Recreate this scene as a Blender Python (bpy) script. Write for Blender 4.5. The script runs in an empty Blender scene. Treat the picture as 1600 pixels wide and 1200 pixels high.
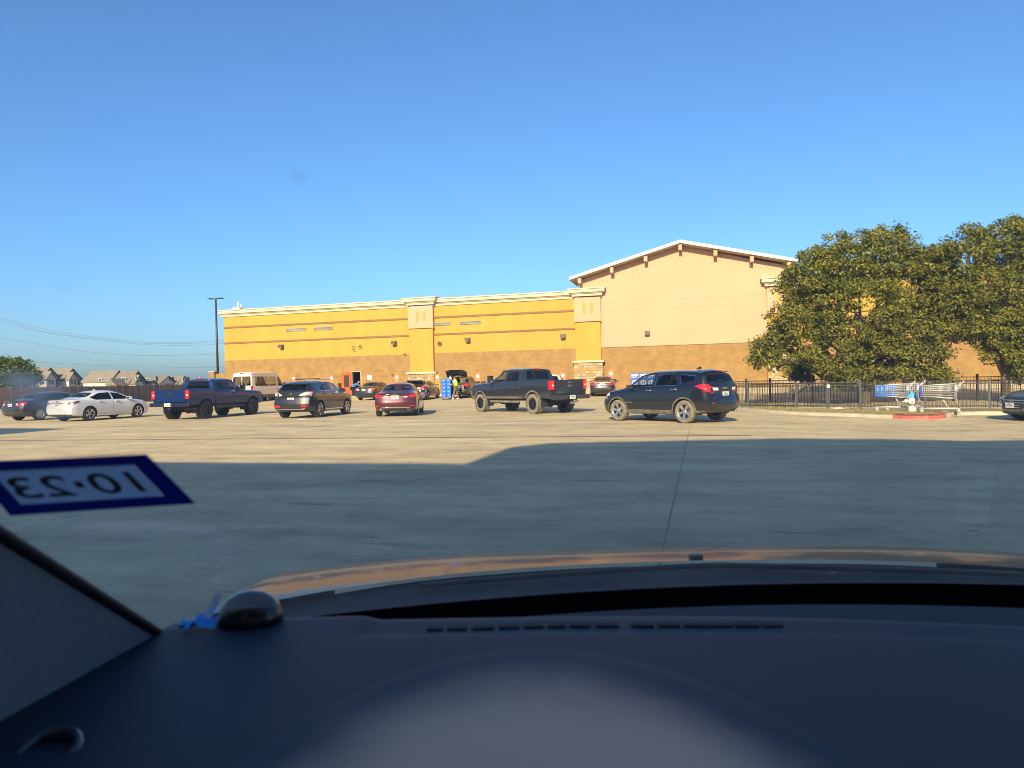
import bpy, bmesh, math, random
from mathutils import Vector, Matrix
random.seed(7)
R = math.radians
scene = bpy.context.scene
COL = scene.collection

# ---------------------------------------------------------------- camera, sky, sun, exposure
EYE = Vector((0.0, 0.0, 1.5))
FPX = 1110.0                                   # focal length in pixels of a 1600 px wide frame
PITCH = math.atan(8 / FPX)
ROLL = math.atan(0.025)
f_ = Vector((0, math.cos(PITCH), -math.sin(PITCH)))
r0 = Vector((1, 0, 0)); u0 = Vector((0, math.sin(PITCH), math.cos(PITCH)))
R_ = math.cos(ROLL) * r0 - math.sin(ROLL) * u0
U_ = math.cos(ROLL) * u0 + math.sin(ROLL) * r0
cam = bpy.data.cameras.new('camera'); camo = bpy.data.objects.new('camera', cam); COL.objects.link(camo)
cam.sensor_width = 36; cam.lens = FPX * 36 / 1600; cam.clip_start = 0.02; cam.clip_end = 6000
mw = Matrix((R_, U_, -f_)).transposed().to_4x4(); mw.translation = EYE
camo.matrix_world = mw
cam.dof.use_dof = True; cam.dof.focus_distance = 40; cam.dof.aperture_fstop = 6.5
scene.camera = camo

SUN_EL, SUN_AZ = 26.0, 15.0                    # light travels towards azimuth 15 deg right of +Y
world = bpy.data.worlds.new('World'); scene.world = world; world.use_nodes = True
wn = world.node_tree.nodes; wl_ = world.node_tree.links
bg = wn['Background']; sky = wn.new('ShaderNodeTexSky'); sky.sky_type = 'NISHITA'; sky.sun_disc = False
sky.sun_elevation = R(SUN_EL); sky.sun_rotation = R(180 + SUN_AZ)
sky.altitude = 0; sky.air_density = 1.05; sky.dust_density = 1.35; sky.ozone_density = 8.8
wl_.new(sky.outputs[0], bg.inputs[0]); bg.inputs[1].default_value = 0.096
sl = bpy.data.lights.new('sun', 'SUN'); sl.energy = 4.0; sl.angle = R(0.53); sl.color = (1.0, 0.765, 0.49)
so = bpy.data.objects.new('sun', sl); COL.objects.link(so)
ldir = Vector((math.sin(R(SUN_AZ)) * math.cos(R(SUN_EL)), math.cos(R(SUN_AZ)) * math.cos(R(SUN_EL)), -math.sin(R(SUN_EL))))
so.rotation_euler = ldir.to_track_quat('-Z', 'Y').to_euler(); so.location = (0, -20, 30)
vs = scene.view_settings; scene.display_settings.display_device = 'sRGB'
vs.view_transform = 'Standard'; vs.look = 'None'; vs.gamma = 1; vs.use_curve_mapping = False; vs.exposure = 1.33
scene.cycles.filter_width = 1.0; scene.cycles.max_bounces = 8; scene.cycles.transparent_max_bounces = 16; scene.cycles.caustics_reflective = False
scene.cycles.caustics_refractive = False

# ---------------------------------------------------------------- places
def ray(u, v): return f_ + R_ * ((u - 800) / FPX) + U_ * ((600 - v) / FPX)
def sst(t):
    t = min(1, max(0, t)); return t * t * (3 - 2 * t)
GA = R(14.5)                                   # the store stands turned 14.5 degrees
AX = Vector((math.cos(GA), -math.sin(GA), 0)); NX = Vector((math.sin(GA), math.cos(GA), 0))
C0 = 58.722
def an(a, n, z=0): return AX * a + NX * n + Vector((0, 0, z))
def zg(X, Y):                                  # the lot falls towards the verge and rises towards the store
    b = X * NX.x + Y * NX.y
    return -.22 * sst((X - 6.5) / 4.5) * sst((Y - 10) / 8) + .22 * sst((b - 46) / 12) * sst((X + 40) / 8)
def gp(u, v):
    z = 0
    for _ in range(40):
        d = ray(u, v); t = (z - EYE.z) / d.z; P = EYE + d * t
        z = .5 * z + .5 * zg(P.x, P.y)
    return P
def at_y(u, v, Y):
    d = ray(u, v); return EYE + d * (Y / d.y)

# ---------------------------------------------------------------- materials
MATS = {}
def mat(name, c=(.5, .5, .5), rough=.6, metal=0, var=0, vscale=4, bump=0, bscale=20, coat=0, spec=.5, c2=None, stretch=None, detail=6, emit=None, sheen=0, coords='Object', coat_rough=.03):
    if name in MATS: return MATS[name]
    m = bpy.data.materials.new(name); m.use_nodes = True
    nt = m.node_tree; b = nt.nodes['Principled BSDF']
    b.inputs['Base Color'].default_value = (*c, 1); b.inputs['Roughness'].default_value = rough
    b.inputs['Metallic'].default_value = metal; b.inputs['Coat Weight'].default_value = coat; b.inputs['Coat Roughness'].default_value = coat_rough
    b.inputs['Specular IOR Level'].default_value = spec
    if sheen: b.inputs['Sheen Weight'].default_value = sheen
    if emit: b.inputs['Emission Color'].default_value = (*emit[:3], 1); b.inputs['Emission Strength'].default_value = emit[3]
    if var or bump or c2:
        tc = nt.nodes.new('ShaderNodeTexCoord'); mp = nt.nodes.new('ShaderNodeMapping')
        nt.links.new(tc.outputs[coords], mp.inputs[0])
        if stretch: mp.inputs['Scale'].default_value = stretch
    if var or c2:
        n = nt.nodes.new('ShaderNodeTexNoise'); n.inputs['Scale'].default_value = vscale; n.inputs['Detail'].default_value = detail
        nt.links.new(mp.outputs[0], n.inputs[0])
        rp = nt.nodes.new('ShaderNodeValToRGB'); rp.color_ramp.elements[0].position = .3; rp.color_ramp.elements[1].position = .7
        d = c2 or tuple(x * (1 + var) for x in c); e = c if c2 else tuple(x * (1 - var) for x in c)
        rp.color_ramp.elements[0].color = (*e, 1); rp.color_ramp.elements[1].color = (*d, 1)
        nt.links.new(n.outputs[0], rp.inputs[0]); nt.links.new(rp.outputs[0], b.inputs['Base Color'])
    if bump:
        n2 = nt.nodes.new('ShaderNodeTexNoise'); n2.inputs['Scale'].default_value = bscale; n2.inputs['Detail'].default_value = 4
        nt.links.new(mp.outputs[0], n2.inputs[0])
        bp = nt.nodes.new('ShaderNodeBump'); bp.inputs['Strength'].default_value = bump; bp.inputs['Distance'].default_value = .02
        nt.links.new(n2.outputs[0], bp.inputs['Height']); nt.links.new(bp.outputs[0], b.inputs['Normal'])
    MATS[name] = m
    return m
def paint(name, c, metal=.0, dust=0.0, rough=.35, coat=1.0, coat_rough=.04, spec=.5):
    """car paint under clear coat; its inner side (backfacing) is dark lining; road dust lies on the low parts"""
    if name in MATS: return MATS[name]
    m = bpy.data.materials.new(name); m.use_nodes = True; nt = m.node_tree; b = nt.nodes['Principled BSDF']
    b.inputs['Roughness'].default_value = rough; b.inputs['Metallic'].default_value = metal; b.inputs['Coat Roughness'].default_value = coat_rough; b.inputs['Specular IOR Level'].default_value = spec
    tc = nt.nodes.new('ShaderNodeTexCoord'); sp = nt.nodes.new('ShaderNodeSeparateXYZ'); nt.links.new(tc.outputs['Object'], sp.inputs[0])
    mr = nt.nodes.new('ShaderNodeMapRange'); mr.inputs[1].default_value = .25; mr.inputs[2].default_value = 1.0; mr.inputs[3].default_value = dust; mr.inputs[4].default_value = dust * .12
    nt.links.new(sp.outputs['Z'], mr.inputs[0])
    n = nt.nodes.new('ShaderNodeTexNoise'); n.inputs['Scale'].default_value = 5; n.inputs['Detail'].default_value = 8; nt.links.new(tc.outputs['Object'], n.inputs[0])
    mu = nt.nodes.new('ShaderNodeMath'); mu.operation = 'MULTIPLY'; nt.links.new(mr.outputs[0], mu.inputs[0])
    m2 = nt.nodes.new('ShaderNodeMapRange'); m2.inputs[1].default_value = .35; m2.inputs[2].default_value = .65; nt.links.new(n.outputs[0], m2.inputs[0]); m2.inputs[3].default_value = .4
    nt.links.new(m2.outputs[0], mu.inputs[1])
    mx = nt.nodes.new('ShaderNodeMix'); mx.data_type = 'RGBA'; mx.inputs[6].default_value = (*c, 1); mx.inputs[7].default_value = (.33, .27, .2, 1)
    nt.links.new(mu.outputs[0], mx.inputs[0])
    sub = nt.nodes.new('ShaderNodeMath'); sub.operation = 'SUBTRACT'; sub.inputs[0].default_value = coat; nt.links.new(mu.outputs[0], sub.inputs[1]); nt.links.new(sub.outputs[0], b.inputs['Coat Weight'])
    g = nt.nodes.new('ShaderNodeNewGeometry'); m3 = nt.nodes.new('ShaderNodeMix'); m3.data_type = 'RGBA'
    nt.links.new(g.outputs['Backfacing'], m3.inputs[0]); nt.links.new(mx.outputs[2], m3.inputs[6]); m3.inputs[7].default_value = (.02, .02, .02, 1)
    nt.links.new(m3.outputs[2], b.inputs['Base Color'])
    MATS[name] = m; return m
def two_sided_fresnel(nt, ior):
    fr = nt.nodes.new('ShaderNodeFresnel'); g = nt.nodes.new('ShaderNodeNewGeometry'); mr = nt.nodes.new('ShaderNodeMapRange')
    mr.inputs[3].default_value = ior; mr.inputs[4].default_value = 1 / ior; nt.links.new(g.outputs['Backfacing'], mr.inputs[0]); nt.links.new(mr.outputs[0], fr.inputs[0]); return fr
def glass(name, tint=(.3, .32, .33), ior=1.5, rough=0.0):
    if name in MATS: return MATS[name]
    m = bpy.data.materials.new(name); m.use_nodes = True; nt = m.node_tree; nt.nodes.remove(nt.nodes['Principled BSDF'])
    t = nt.nodes.new('ShaderNodeBsdfTransparent'); t.inputs[0].default_value = (*tint, 1)
    gl = nt.nodes.new('ShaderNodeBsdfGlossy'); gl.inputs['Roughness'].default_value = rough
    fr = two_sided_fresnel(nt, ior)
    mx = nt.nodes.new('ShaderNodeMixShader'); nt.links.new(fr.outputs[0], mx.inputs[0]); nt.links.new(t.outputs[0], mx.inputs[1]); nt.links.new(gl.outputs[0], mx.inputs[2])
    nt.links.new(mx.outputs[0], nt.nodes['Material Output'].inputs[0]); MATS[name] = m; return m

# ---------------------------------------------------------------- mesh helpers
class MB:
    def __init__(s): s.bm = bmesh.new(); s.mi = 0
    def quad(s, pts):
        f = s.bm.faces.new([s.bm.verts.new(p) for p in pts]); f.material_index = s.mi; return f
    def box(s, lo, hi, M=None):
        x0, y0, z0 = lo; x1, y1, z1 = hi
        v = [Vector(p) for p in ((x0, y0, z0), (x1, y0, z0), (x1, y1, z0), (x0, y1, z0), (x0, y0, z1), (x1, y0, z1), (x1, y1, z1), (x0, y1, z1))]
        if M: v = [M @ p for p in v]
        v = [s.bm.verts.new(p) for p in v]
        for q in ((3, 2, 1, 0), (4, 5, 6, 7), (0, 1, 5, 4), (1, 2, 6, 5), (2, 3, 7, 6), (3, 0, 4, 7)):
            f = s.bm.faces.new([v[i] for i in q]); f.material_index = s.mi
        return s
    def bar(s, a, b, w, h=None, up=(0, 0, 1)):
        """rectangular bar from a to b"""
        a = Vector(a); b = Vector(b); d = b - a; L = d.length; d.normalize(); h = h or w
        upv = Vector(up)
        if abs(d.dot(upv)) > .98: upv = Vector((1, 0, 0))
        sx = d.cross(upv).normalized(); sy = sx.cross(d)
        M = Matrix((sx, d, sy)).transposed().to_4x4(); M.translation = a
        return s.box((-w / 2, 0, -h / 2), (w / 2, L, h / 2), M)
    def tube(s, pts, r, n=8, cap=True):
        pts = [Vector(p) for p in pts]; rings = []
        rr = r if isinstance(r, (list, tuple)) else [r] * len(pts)
        for i, p in enumerate(pts):
            d = (pts[min(i + 1, len(pts) - 1)] - pts[max(i - 1, 0)]).normalized()
            upv = Vector((0, 0, 1)) if abs(d.z) < .95 else Vector((1, 0, 0))
            sx = d.cross(upv).normalized(); sy = sx.cross(d)
            rings.append([s.bm.verts.new(p + (sx * math.cos(2 * math.pi * k / n) + sy * math.sin(2 * math.pi * k / n)) * rr[i]) for k in range(n)])
        for i in range(len(rings) - 1):
            for k in range(n):
                f = s.bm.faces.new((rings[i][k], rings[i][(k + 1) % n], rings[i + 1][(k + 1) % n], rings[i + 1][k])); f.material_index = s.mi; f.smooth = True
        if cap:
            f = s.bm.faces.new(rings[0][::-1]); f.material_index = s.mi
            f = s.bm.faces.new(rings[-1]); f.material_index = s.mi
        return s
    def lathe(s, prof, n=24, M=None, smooth=True, closed=False, cap=True):
        """prof: list of (r, z) turned about z"""
        M = M or Matrix(); rings = []
        for r, z in prof:
            rings.append([s.bm.verts.new(M @ Vector((r * math.cos(2 * math.pi * k / n), r * math.sin(2 * math.pi * k / n), z))) for k in range(n)])
        R2 = list(zip(rings, rings[1:] + ([rings[0]] if closed else [])))[:len(rings) if closed else len(rings) - 1]
        for A, B in R2:
            for k in range(n):
                f = s.bm.faces.new((A[k], A[(k + 1) % n], B[(k + 1) % n], B[k])); f.material_index = s.mi; f.smooth = smooth
        if not closed and cap:
            for ring, rev in ((rings[0], True), (rings[-1], False)):
                f = s.bm.faces.new(ring[::-1] if rev else ring); f.material_index = s.mi
        return s
    def prism(s, poly, lo, hi, axis='y'):
        """2D outline (x,z) swept along y from lo to hi (axis 'y'); or (y,z) along x; or (x,y) along z"""
        def P(p, t): return {'y': (p[0], t, p[1]), 'x': (t, p[0], p[1]), 'z': (p[0], p[1], t)}[axis]
        A = [s.bm.verts.new(P(p, lo)) for p in poly]; B = [s.bm.verts.new(P(p, hi)) for p in poly]
        fs = [s.bm.faces.new(A), s.bm.faces.new(B[::-1])]
        for i in range(len(poly)):
            j = (i + 1) % len(poly); fs.append(s.bm.faces.new((A[i], B[i], B[j], A[j])))
        for f in fs: f.material_index = s.mi
        bmesh.ops.recalc_face_normals(s.bm, faces=fs)
        return s
    def grid(s, rows, smooth=True, flip=False):
        V = [[s.bm.verts.new(p) for p in r] for r in rows]
        for i in range(len(V) - 1):
            for j in range(len(V[0]) - 1):
                q = (V[i][j], V[i][j + 1], V[i + 1][j + 1], V[i + 1][j])
                f = s.bm.faces.new(q[::-1] if flip else q); f.smooth = smooth; f.material_index = s.mi
        return s
    def bevel(s, w, seg=2):
        bmesh.ops.bevel(s.bm, geom=[e for e in s.bm.edges if e.is_manifold and e.calc_face_angle(0) > .5], offset=w, segments=seg, affect='EDGES', profile=.5)
        return s
    def mesh(s, name, mats):
        me = bpy.data.meshes.new(name); s.bm.to_mesh(me); s.bm.free()
        for m in (mats if isinstance(mats, (list, tuple)) else [mats]): me.materials.append(m)
        return me
    def build(s, name, mats, parent=None, loc=None, rot=None, smooth=None):
        me = s.mesh(name, mats)
        if smooth is not None:
            for p in me.polygons: p.use_smooth = True
            me.set_sharp_from_angle(angle=R(smooth))
        return put(name, me, parent, loc, rot)
def put(name, me, parent=None, loc=None, rot=None):
    o = bpy.data.objects.new(name, me); COL.objects.link(o)
    if parent: o.parent = parent
    if loc: o.location = loc
    if rot: o.rotation_euler = rot
    return o
def tag(o, label=None, cat=None, group=None, kind=None):
    if label: o['label'] = label
    if cat: o['category'] = cat
    if group: o['group'] = group
    if kind: o['kind'] = kind
    return o
def thing(name, label, cat, loc=(0, 0, 0), rz=0, group=None):
    o = bpy.data.objects.new(name, None); COL.objects.link(o); o.location = loc; o.rotation_euler = (0, 0, rz)
    o.empty_display_size = .3
    return tag(o, label, cat, group)
def copy_tree(o, parent=None):
    c = o.copy(); COL.objects.link(c); c.parent = parent
    for ch in list(o.children): copy_tree(ch, c)
    return c

# ---------------------------------------------------------------- ground, sky side setting
def concrete_mat():
    m = bpy.data.materials.new('lot_concrete'); m.use_nodes = True; nt = m.node_tree; N = nt.nodes; Lk = nt.links; b = N['Principled BSDF']
    b.inputs['Roughness'].default_value = .85; b.inputs['Specular IOR Level'].default_value = .25
    tc = N.new('ShaderNodeTexCoord')
    mp = N.new('ShaderNodeMapping'); mp.inputs['Rotation'].default_value = (0, 0, GA); Lk.new(tc.outputs['Object'], mp.inputs[0])
    def noise(sc, det, stretch=(1, 1, 1), rough=.55):
        m2 = N.new('ShaderNodeMapping'); m2.inputs['Scale'].default_value = stretch; Lk.new(mp.outputs[0], m2.inputs[0])
        n = N.new('ShaderNodeTexNoise'); n.inputs['Scale'].default_value = sc; n.inputs['Detail'].default_value = det; n.inputs['Roughness'].default_value = rough
        Lk.new(m2.outputs[0], n.inputs[0]); return n.outputs[0]
    def ramp(src, a, ca, bb, cb):
        r = N.new('ShaderNodeValToRGB'); r.color_ramp.elements[0].position = a; r.color_ramp.elements[0].color = (*ca, 1)
        r.color_ramp.elements[1].position = bb; r.color_ramp.elements[1].color = (*cb, 1); Lk.new(src, r.inputs[0]); return r.outputs[0]
    def mul(A, B):
        x = N.new('ShaderNodeMix'); x.data_type = 'RGBA'; x.blend_type = 'MULTIPLY'; x.inputs[0].default_value = 1; Lk.new(A, x.inputs[6]); Lk.new(B, x.inputs[7]); return x.outputs[2]
    base = ramp(noise(.16, 6), .3, (.585, .465, .258), .7, (.70, .57, .325))
    w = lambda v: (v, v, v)
    base = mul(base, ramp(noise(.5, 7, (.25, 1.6, 1)), .32, w(.80), .62, w(1.05)))     # wheel lanes along the aisle
    base = mul(base, ramp(noise(1.3, 8, (.45, 1, 1), .72), .3, w(.74), .62, w(1.08)))
    base = mul(base, ramp(noise(2.2, 3, (.22, 1.4, 1)), .655, w(1), .71, w(.62)))      # oil drips and patches
    base = mul(base, ramp(noise(30, 4), .3, w(.86), .7, w(1.1)))
    base = mul(base, ramp(noise(.9, 10, (1, 1, 1), .8), .36, w(.78), .5, w(1.0)))       # old stains
    base = mul(base, ramp(noise(5.5, 2, (.5, 1.2, 1)), .70, w(1), .74, w(.45)))
    Lk.new(base, b.inputs['Base Color'])
    bp = N.new('ShaderNodeBump'); bp.inputs['Strength'].default_value = .35; bp.inputs['Distance'].default_value = .01
    Lk.new(noise(60, 5), bp.inputs['Height']); Lk.new(bp.outputs[0], b.inputs['Normal'])
    return m
CONC = concrete_mat()
m = MB(); rows = []
xs = [-3000, -900, -300, -120] + [-60 + 4 * i for i in range(31)] + [120, 300, 900, 3000]
ys = [-900, -200, -60] + [-40 + 4 * i for i in range(31)] + [120, 200, 400, 1000, 4500]
def zfar(X, Y): return zg(X, Y) - .08 - .38 * sst((X - 9) / 5) * sst((X * .64 + Y * .77 - 34.6) / 4) * sst((60 - X) / 20)
for Y in ys: rows.append([(X, Y, zfar(X, Y)) for X in xs])
g = m.grid(rows).build('ground', mat('dry_grass_ground', (.16, .125, .06), .95, var=.5, vscale=.6, c2=(.26, .21, .11), bump=.6, bscale=8)); tag(g, kind='structure')
m = MB(); rows = []
for j in range(61):
    n = -60 + j * 2.0
    rows.append([tuple((lambda P: (P.x, P.y, zg(P.x, P.y)))(an(-62 + i * 2.0, n))) for i in range(63)])
lot = m.grid([r for r in rows if True][:60]).build('parking_lot', CONC); tag(lot, kind='structure')
def strip(name, p, q, w, mt, dz, n=30, parent=lot):
    """thin band laid on the lot from p to q"""
    p = Vector(p).to_2d(); q = Vector(q).to_2d(); d = (q - p); s_ = Vector((-d.y, d.x)).normalized() * w / 2; rows = [[], []]
    for i in range(n + 1):
        c = p + d * (i / n)
        for k, sg in enumerate((1, -1)):
            x, y = c + s_ * sg; rows[k].append((x, y, zg(x, y) + dz))
    return MB().grid(rows, flip=False).build(name, mt, parent)
seal = mat('joint_sealant', (.22, .20, .165), .8)
strip('joint_seal', gp(1079, 664), an(-.35, 1.0), .014, seal, .004)
for a in (-31, -22, -13, 9.2): strip('joint_seal', an(a, 2), an(a, 57), .025, mat('joint_faint', (.30, .25, .17), .85), .004)
for n in (22.5, 28, 33.5, 39, 44.5): strip('joint_seal', an(-45, n), an(6 if n > 20 else 12, n), .03, MATS['joint_faint'], .006)
strip('fire_lane_line', gp(-60, 689), gp(1175, 680.4), .085, mat('worn_red_paint', (.20, .10, .075), .8, var=.5, vscale=2, c2=(.30, .21, .15)), .008, 60)
# sidewalk along the store, a real step
m = MB()
m.box((-43.4, -2.4, -.6), (46, -.02, .37))
sw = m.build('sidewalk', mat('walk_concrete', (.42, .36, .25), .85, var=.12, vscale=1.5), None, an(0, C0), (0, 0, -GA)); tag(sw, kind='structure')
# ---------------------------------------------------------------- the store
YEL = mat('yellow_stucco', (.50, .285, .042), .85, var=.07, vscale=.9, stretch=(1, 1, .25), bump=.25, bscale=60)
CRM = mat('cream_stucco', (.54, .335, .20), .85, var=.04, vscale=.3, bump=.25, bscale=60)
TRM = mat('pale_cornice', (.62, .52, .34), .8, var=.06, vscale=1.2)
BRN = mat('brown_band', (.22, .125, .04), .8, var=.1, vscale=1)
WHT = mat('white_metal', (.68, .66, .62), .45)
DRK = mat('dark_metal', (.035, .03, .028), .5)
def brick_mat():
    m = bpy.data.materials.new('brown_brick'); m.use_nodes = True; nt = m.node_tree; N = nt.nodes; L = nt.links; b = N['Principled BSDF']
    tc = N.new('ShaderNodeTexCoord'); mp = N.new('ShaderNodeMapping'); L.new(tc.outputs['Object'], mp.inputs[0]); mp.inputs['Rotation'].default_value = (R(90), 0, 0)
    br = N.new('ShaderNodeTexBrick'); L.new(mp.outputs[0], br.inputs[0])
    br.inputs['Scale'].default_value = 1; br.inputs['Brick Width'].default_value = .4; br.inputs['Row Height'].default_value = .2; br.inputs['Mortar Size'].default_value = .012
    br.inputs['Color1'].default_value = (.30, .175, .055, 1); br.inputs['Color2'].default_value = (.345, .20, .062, 1); br.inputs['Mortar'].default_value = (.33, .205, .08, 1)
    n = N.new('ShaderNodeTexNoise'); n.inputs['Scale'].default_value = 1.3; n.inputs['Detail'].default_value = 8; L.new(tc.outputs['Object'], n.inputs[0])
    rp = N.new('ShaderNodeValToRGB'); rp.color_ramp.elements[0].position = .3; rp.color_ramp.elements[0].color = (.82, .82, .82, 1); rp.color_ramp.elements[1].position = .7; rp.color_ramp.elements[1].color = (1.1, 1.1, 1.1, 1); L.new(n.outputs[0], rp.inputs[0])
    mx = N.new('ShaderNodeMix'); mx.data_type = 'RGBA'; mx.blend_type = 'MULTIPLY'; mx.inputs[0].default_value = 1; L.new(br.outputs[0], mx.inputs[6]); L.new(rp.outputs[0], mx.inputs[7])
    L.new(mx.outputs[2], b.inputs['Base Color']); b.inputs['Roughness'].default_value = .9
    bp = N.new('ShaderNodeBump'); bp.inputs['Strength'].default_value = .6; bp.inputs['Distance'].default_value = .02; bp.invert = True
    L.new(br.outputs['Fac'], bp.inputs['Height']); L.new(bp.outputs[0], b.inputs['Normal'])
    return m
BRICK = brick_mat()
store = thing('store_building', 'long yellow and cream big box store with brown brick base and shallow gable', 'store', an(0, C0), -GA)
def bx(name, mt, *boxes, parent=store, bev=0):
    m = MB()
    for lo, hi in boxes: m.box(lo, hi)
    if bev: m.bevel(bev, 1)
    return m.build(name, mt, parent)
A0, A1 = -43.42, 46.0
G0, G1, GAP, GAZ = -9.25, 6.85, -.95, 12.0      # gable: ends, apex
# brick base in lengths either side of the open door
bx('brick_wall', BRICK, ((A0, 0, -.8), (-30.1, .3, 3.92)))
bx('brick_wall', BRICK, ((-29.3, 0, -.8), (-8.0, .3, 3.92)))
bx('brick_wall', BRICK, ((-8.0, -.03, -.8), (A1, .3, 3.87)))
bx('brick_wall', BRICK, ((-30.1, .0, 2.48), (-29.3, .3, 3.92)))
bx('brick_wall', BRICK, ((A0, .302, -.8), (A0 + .3, 45, 3.92)))
bx('stucco_wall', YEL, ((A0, .05, 3.922), (-8.0, .32, 8.1)), ((A0, .322, 3.922), (A0 + .3, 45, 8.1)))
bx('stucco_wall', YEL, ((6.9, .02, 3.872), (A1, .32, 8.1)), ((A1 - .3, .322, -.8), (A1, 45, 8.1)))
bx('rear_wall', CRM, ((A0, 45.002, -.8), (A1, 45.3, 8.1)))
bx('flat_roof', mat('roof_membrane', (.6, .58, .54), .8), ((A0 + .302, .322, 7.7), (A1 - .302, 45, 7.9)))
m = MB(); m.prism([(G0, 3.9), (G1, 3.9), (G1, 9.78), (GAP, GAZ - .12), (G0, 9.55)], -.02, .30)
m.build('gable_wall', CRM, store)
m = MB(); m.prism([(G0, 7.95), (G0 + .3, 7.95), (G0 + .3, 9.5), (G0, 9.45)], .302, 24); m.prism([(G1 - .3, 7.95), (G1, 7.95), (G1, 9.6), (G1 - .3, 9.62)], .302, 24)
m.prism([(G0, 7.95), (G1, 7.95), (G1, 9.78), (GAP, GAZ - .12), (G0, 9.55)], 24.002, 24.3); m.build('gable_side_wall', CRM, store)
eL, eR = (-9.85, 9.60), (7.72, 9.92)
for a, b, nm in ((eL, (GAP, GAZ), 0), ((GAP, GAZ), eR, 1)):
    m = MB(); m.prism([(a[0], a[1] - .14), (b[0], b[1] - .14), (b[0], b[1] + .06), (a[0], a[1] + .06)], -.95, 24.8); m.build('gable_roof', mat('roof_soffit', (.50, .35, .18), .8), store)
    m = MB(); m.prism([(a[0], a[1] - .1), (b[0], b[1] - .1), (b[0], b[1] + .14), (a[0], a[1] + .14)], -1.05, -.952); m.build('fascia', WHT, store)
    m = MB(); m.prism([(a[0], a[1] + .062), (b[0], b[1] + .062), (b[0], b[1] + .12), (a[0], a[1] + .12)], -.95, 24.8); m.build('metal_roof_sheet', WHT, store)
def rakez(a):
    return eL[1] + (GAZ - eL[1]) * (a - eL[0]) / (GAP - eL[0]) if a < GAP else GAZ + (eR[1] - GAZ) * (a - GAP) / (eR[0] - GAP)
for a in (-9.05, -6.4, -3.67, -.95, 1.72, 4.42, 7.1):
    z = rakez(a) - .14 - .05
    bx('bracket', CRM, ((a - .14, -.85, z - .42), (a + .14, -.022, z)))
for z in (7.58, 6.9): bx('panel_joint', mat('groove', (.36, .235, .125), .9), ((-7.45, -.024, z), (5.5, -.0202, z + .018)))
for a in (-4.8, 3.09): bx('panel_joint', MATS['groove'], ((a, -.023, 3.92), (a + .018, -.0201, rakez(a) - .3)))
# cornice: stepped lengths between the pilaster caps
def cornice(a0, a1, pr=0, dz=0, front=.05):
    m = MB()
    for z0, z1, d in ((8.07, 8.27, .10), (8.27, 8.36, .20), (8.36, 8.62, .34), (8.62, 8.70, .42)):
        m.box((a0 - (.0 if not pr else d - .1 + .1), front - d - pr, z0 + dz), (a1 + (0 if not pr else d), front + .4, z1 + dz - .001))
    return m.build('cornice' if not pr else 'pilaster_cornice', TRM, store)
cornice(A0 - .3, -24.5); cornice(-22.05, -9.7); cornice(7.8, 24); cornice(26.3, A1)
m = MB()
for z0, z1, d in ((8.07, 8.27, .10), (8.27, 8.36, .20), (8.36, 8.62, .34), (8.62, 8.70, .42)): m.box((A0 - d, .46, z0), (A0 + .4, 45, z1 - .001))
m.build('cornice', TRM, store)
for z in (5.49, 6.98):
    for a0, a1 in ((A0 + .01, -24.42), (-22.13, -9.62), (7.75, 24)):
        bx('trim_band', BRN, ((a0, -.012, z), (a1, .05, z + .16)))
# stone for the pilaster bases: each block its own
STONES = [mat('limestone_%s' % k, c, .9, var=.2, vscale=5, bump=.6, bscale=14) for k, c in (('buff', (.40, .30, .17)), ('tan', (.36, .24, .11)), ('gold', (.40, .235, .07)), ('pale', (.45, .36, .23)))]
rng = random.Random(3)
def pilaster(a0, a1, zs, zc):
    bx('pilaster', YEL, ((a0, -.28, zs), (a1, .04, zc)))
    bx('pilaster_cap', CRM, ((a0 - .06, -.36, zc + .002), (a1 + .06, .04, 8.07)), ((a0 - .12, -.42, zc + .0), (a1 + .12, -.36, zc + .07)))
    w = (a1 - a0)
    for k in (.31, .61):
        bx('cap_inset', mat('inset_stucco', (.48, .285, .07), .85), ((a0 + w * k, -.375, 6.75), (a0 + w * (k + .12), -.361, 7.62)))
    cornice(a0 - .1, a1 + .1, .37, .12)
    bx('stone_ledge', TRM, ((a0 - .28, -.62, zs - .16), (a1 + .28, .02, zs - .001)))
    bx('stone_backing', mat('mortar', (.40, .33, .24), .95), ((a0 - .13, -.46, -.3), (a1 + .13, .02, zs - .162)))
    z = .38
    while z < zs - .3:
        h = rng.uniform(.16, .26); a = a0 - .14
        h = min(h, zs - .17 - z)
        while a < a1 + .12:
            l = min(rng.uniform(.22, .5), a1 + .14 - a)
            if l < .05: break
            d = rng.uniform(.50, .53)
            mm = MB().box((a + .008, -d, z + .008), (a + l - .008, -.455, z + h - .008)); mm.bevel(.012, 1)
            mm.build('stone', rng.choice(STONES), store); a += l
        z += h
pilaster(-24.36, -22.15, 2.30, 6.14)
pilaster(-9.58, -7.49, 2.86, 6.08)
pilaster(5.56, 7.7, 2.86, 6.08)
pilaster(24.1, 26.2, 2.86, 6.08)
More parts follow.
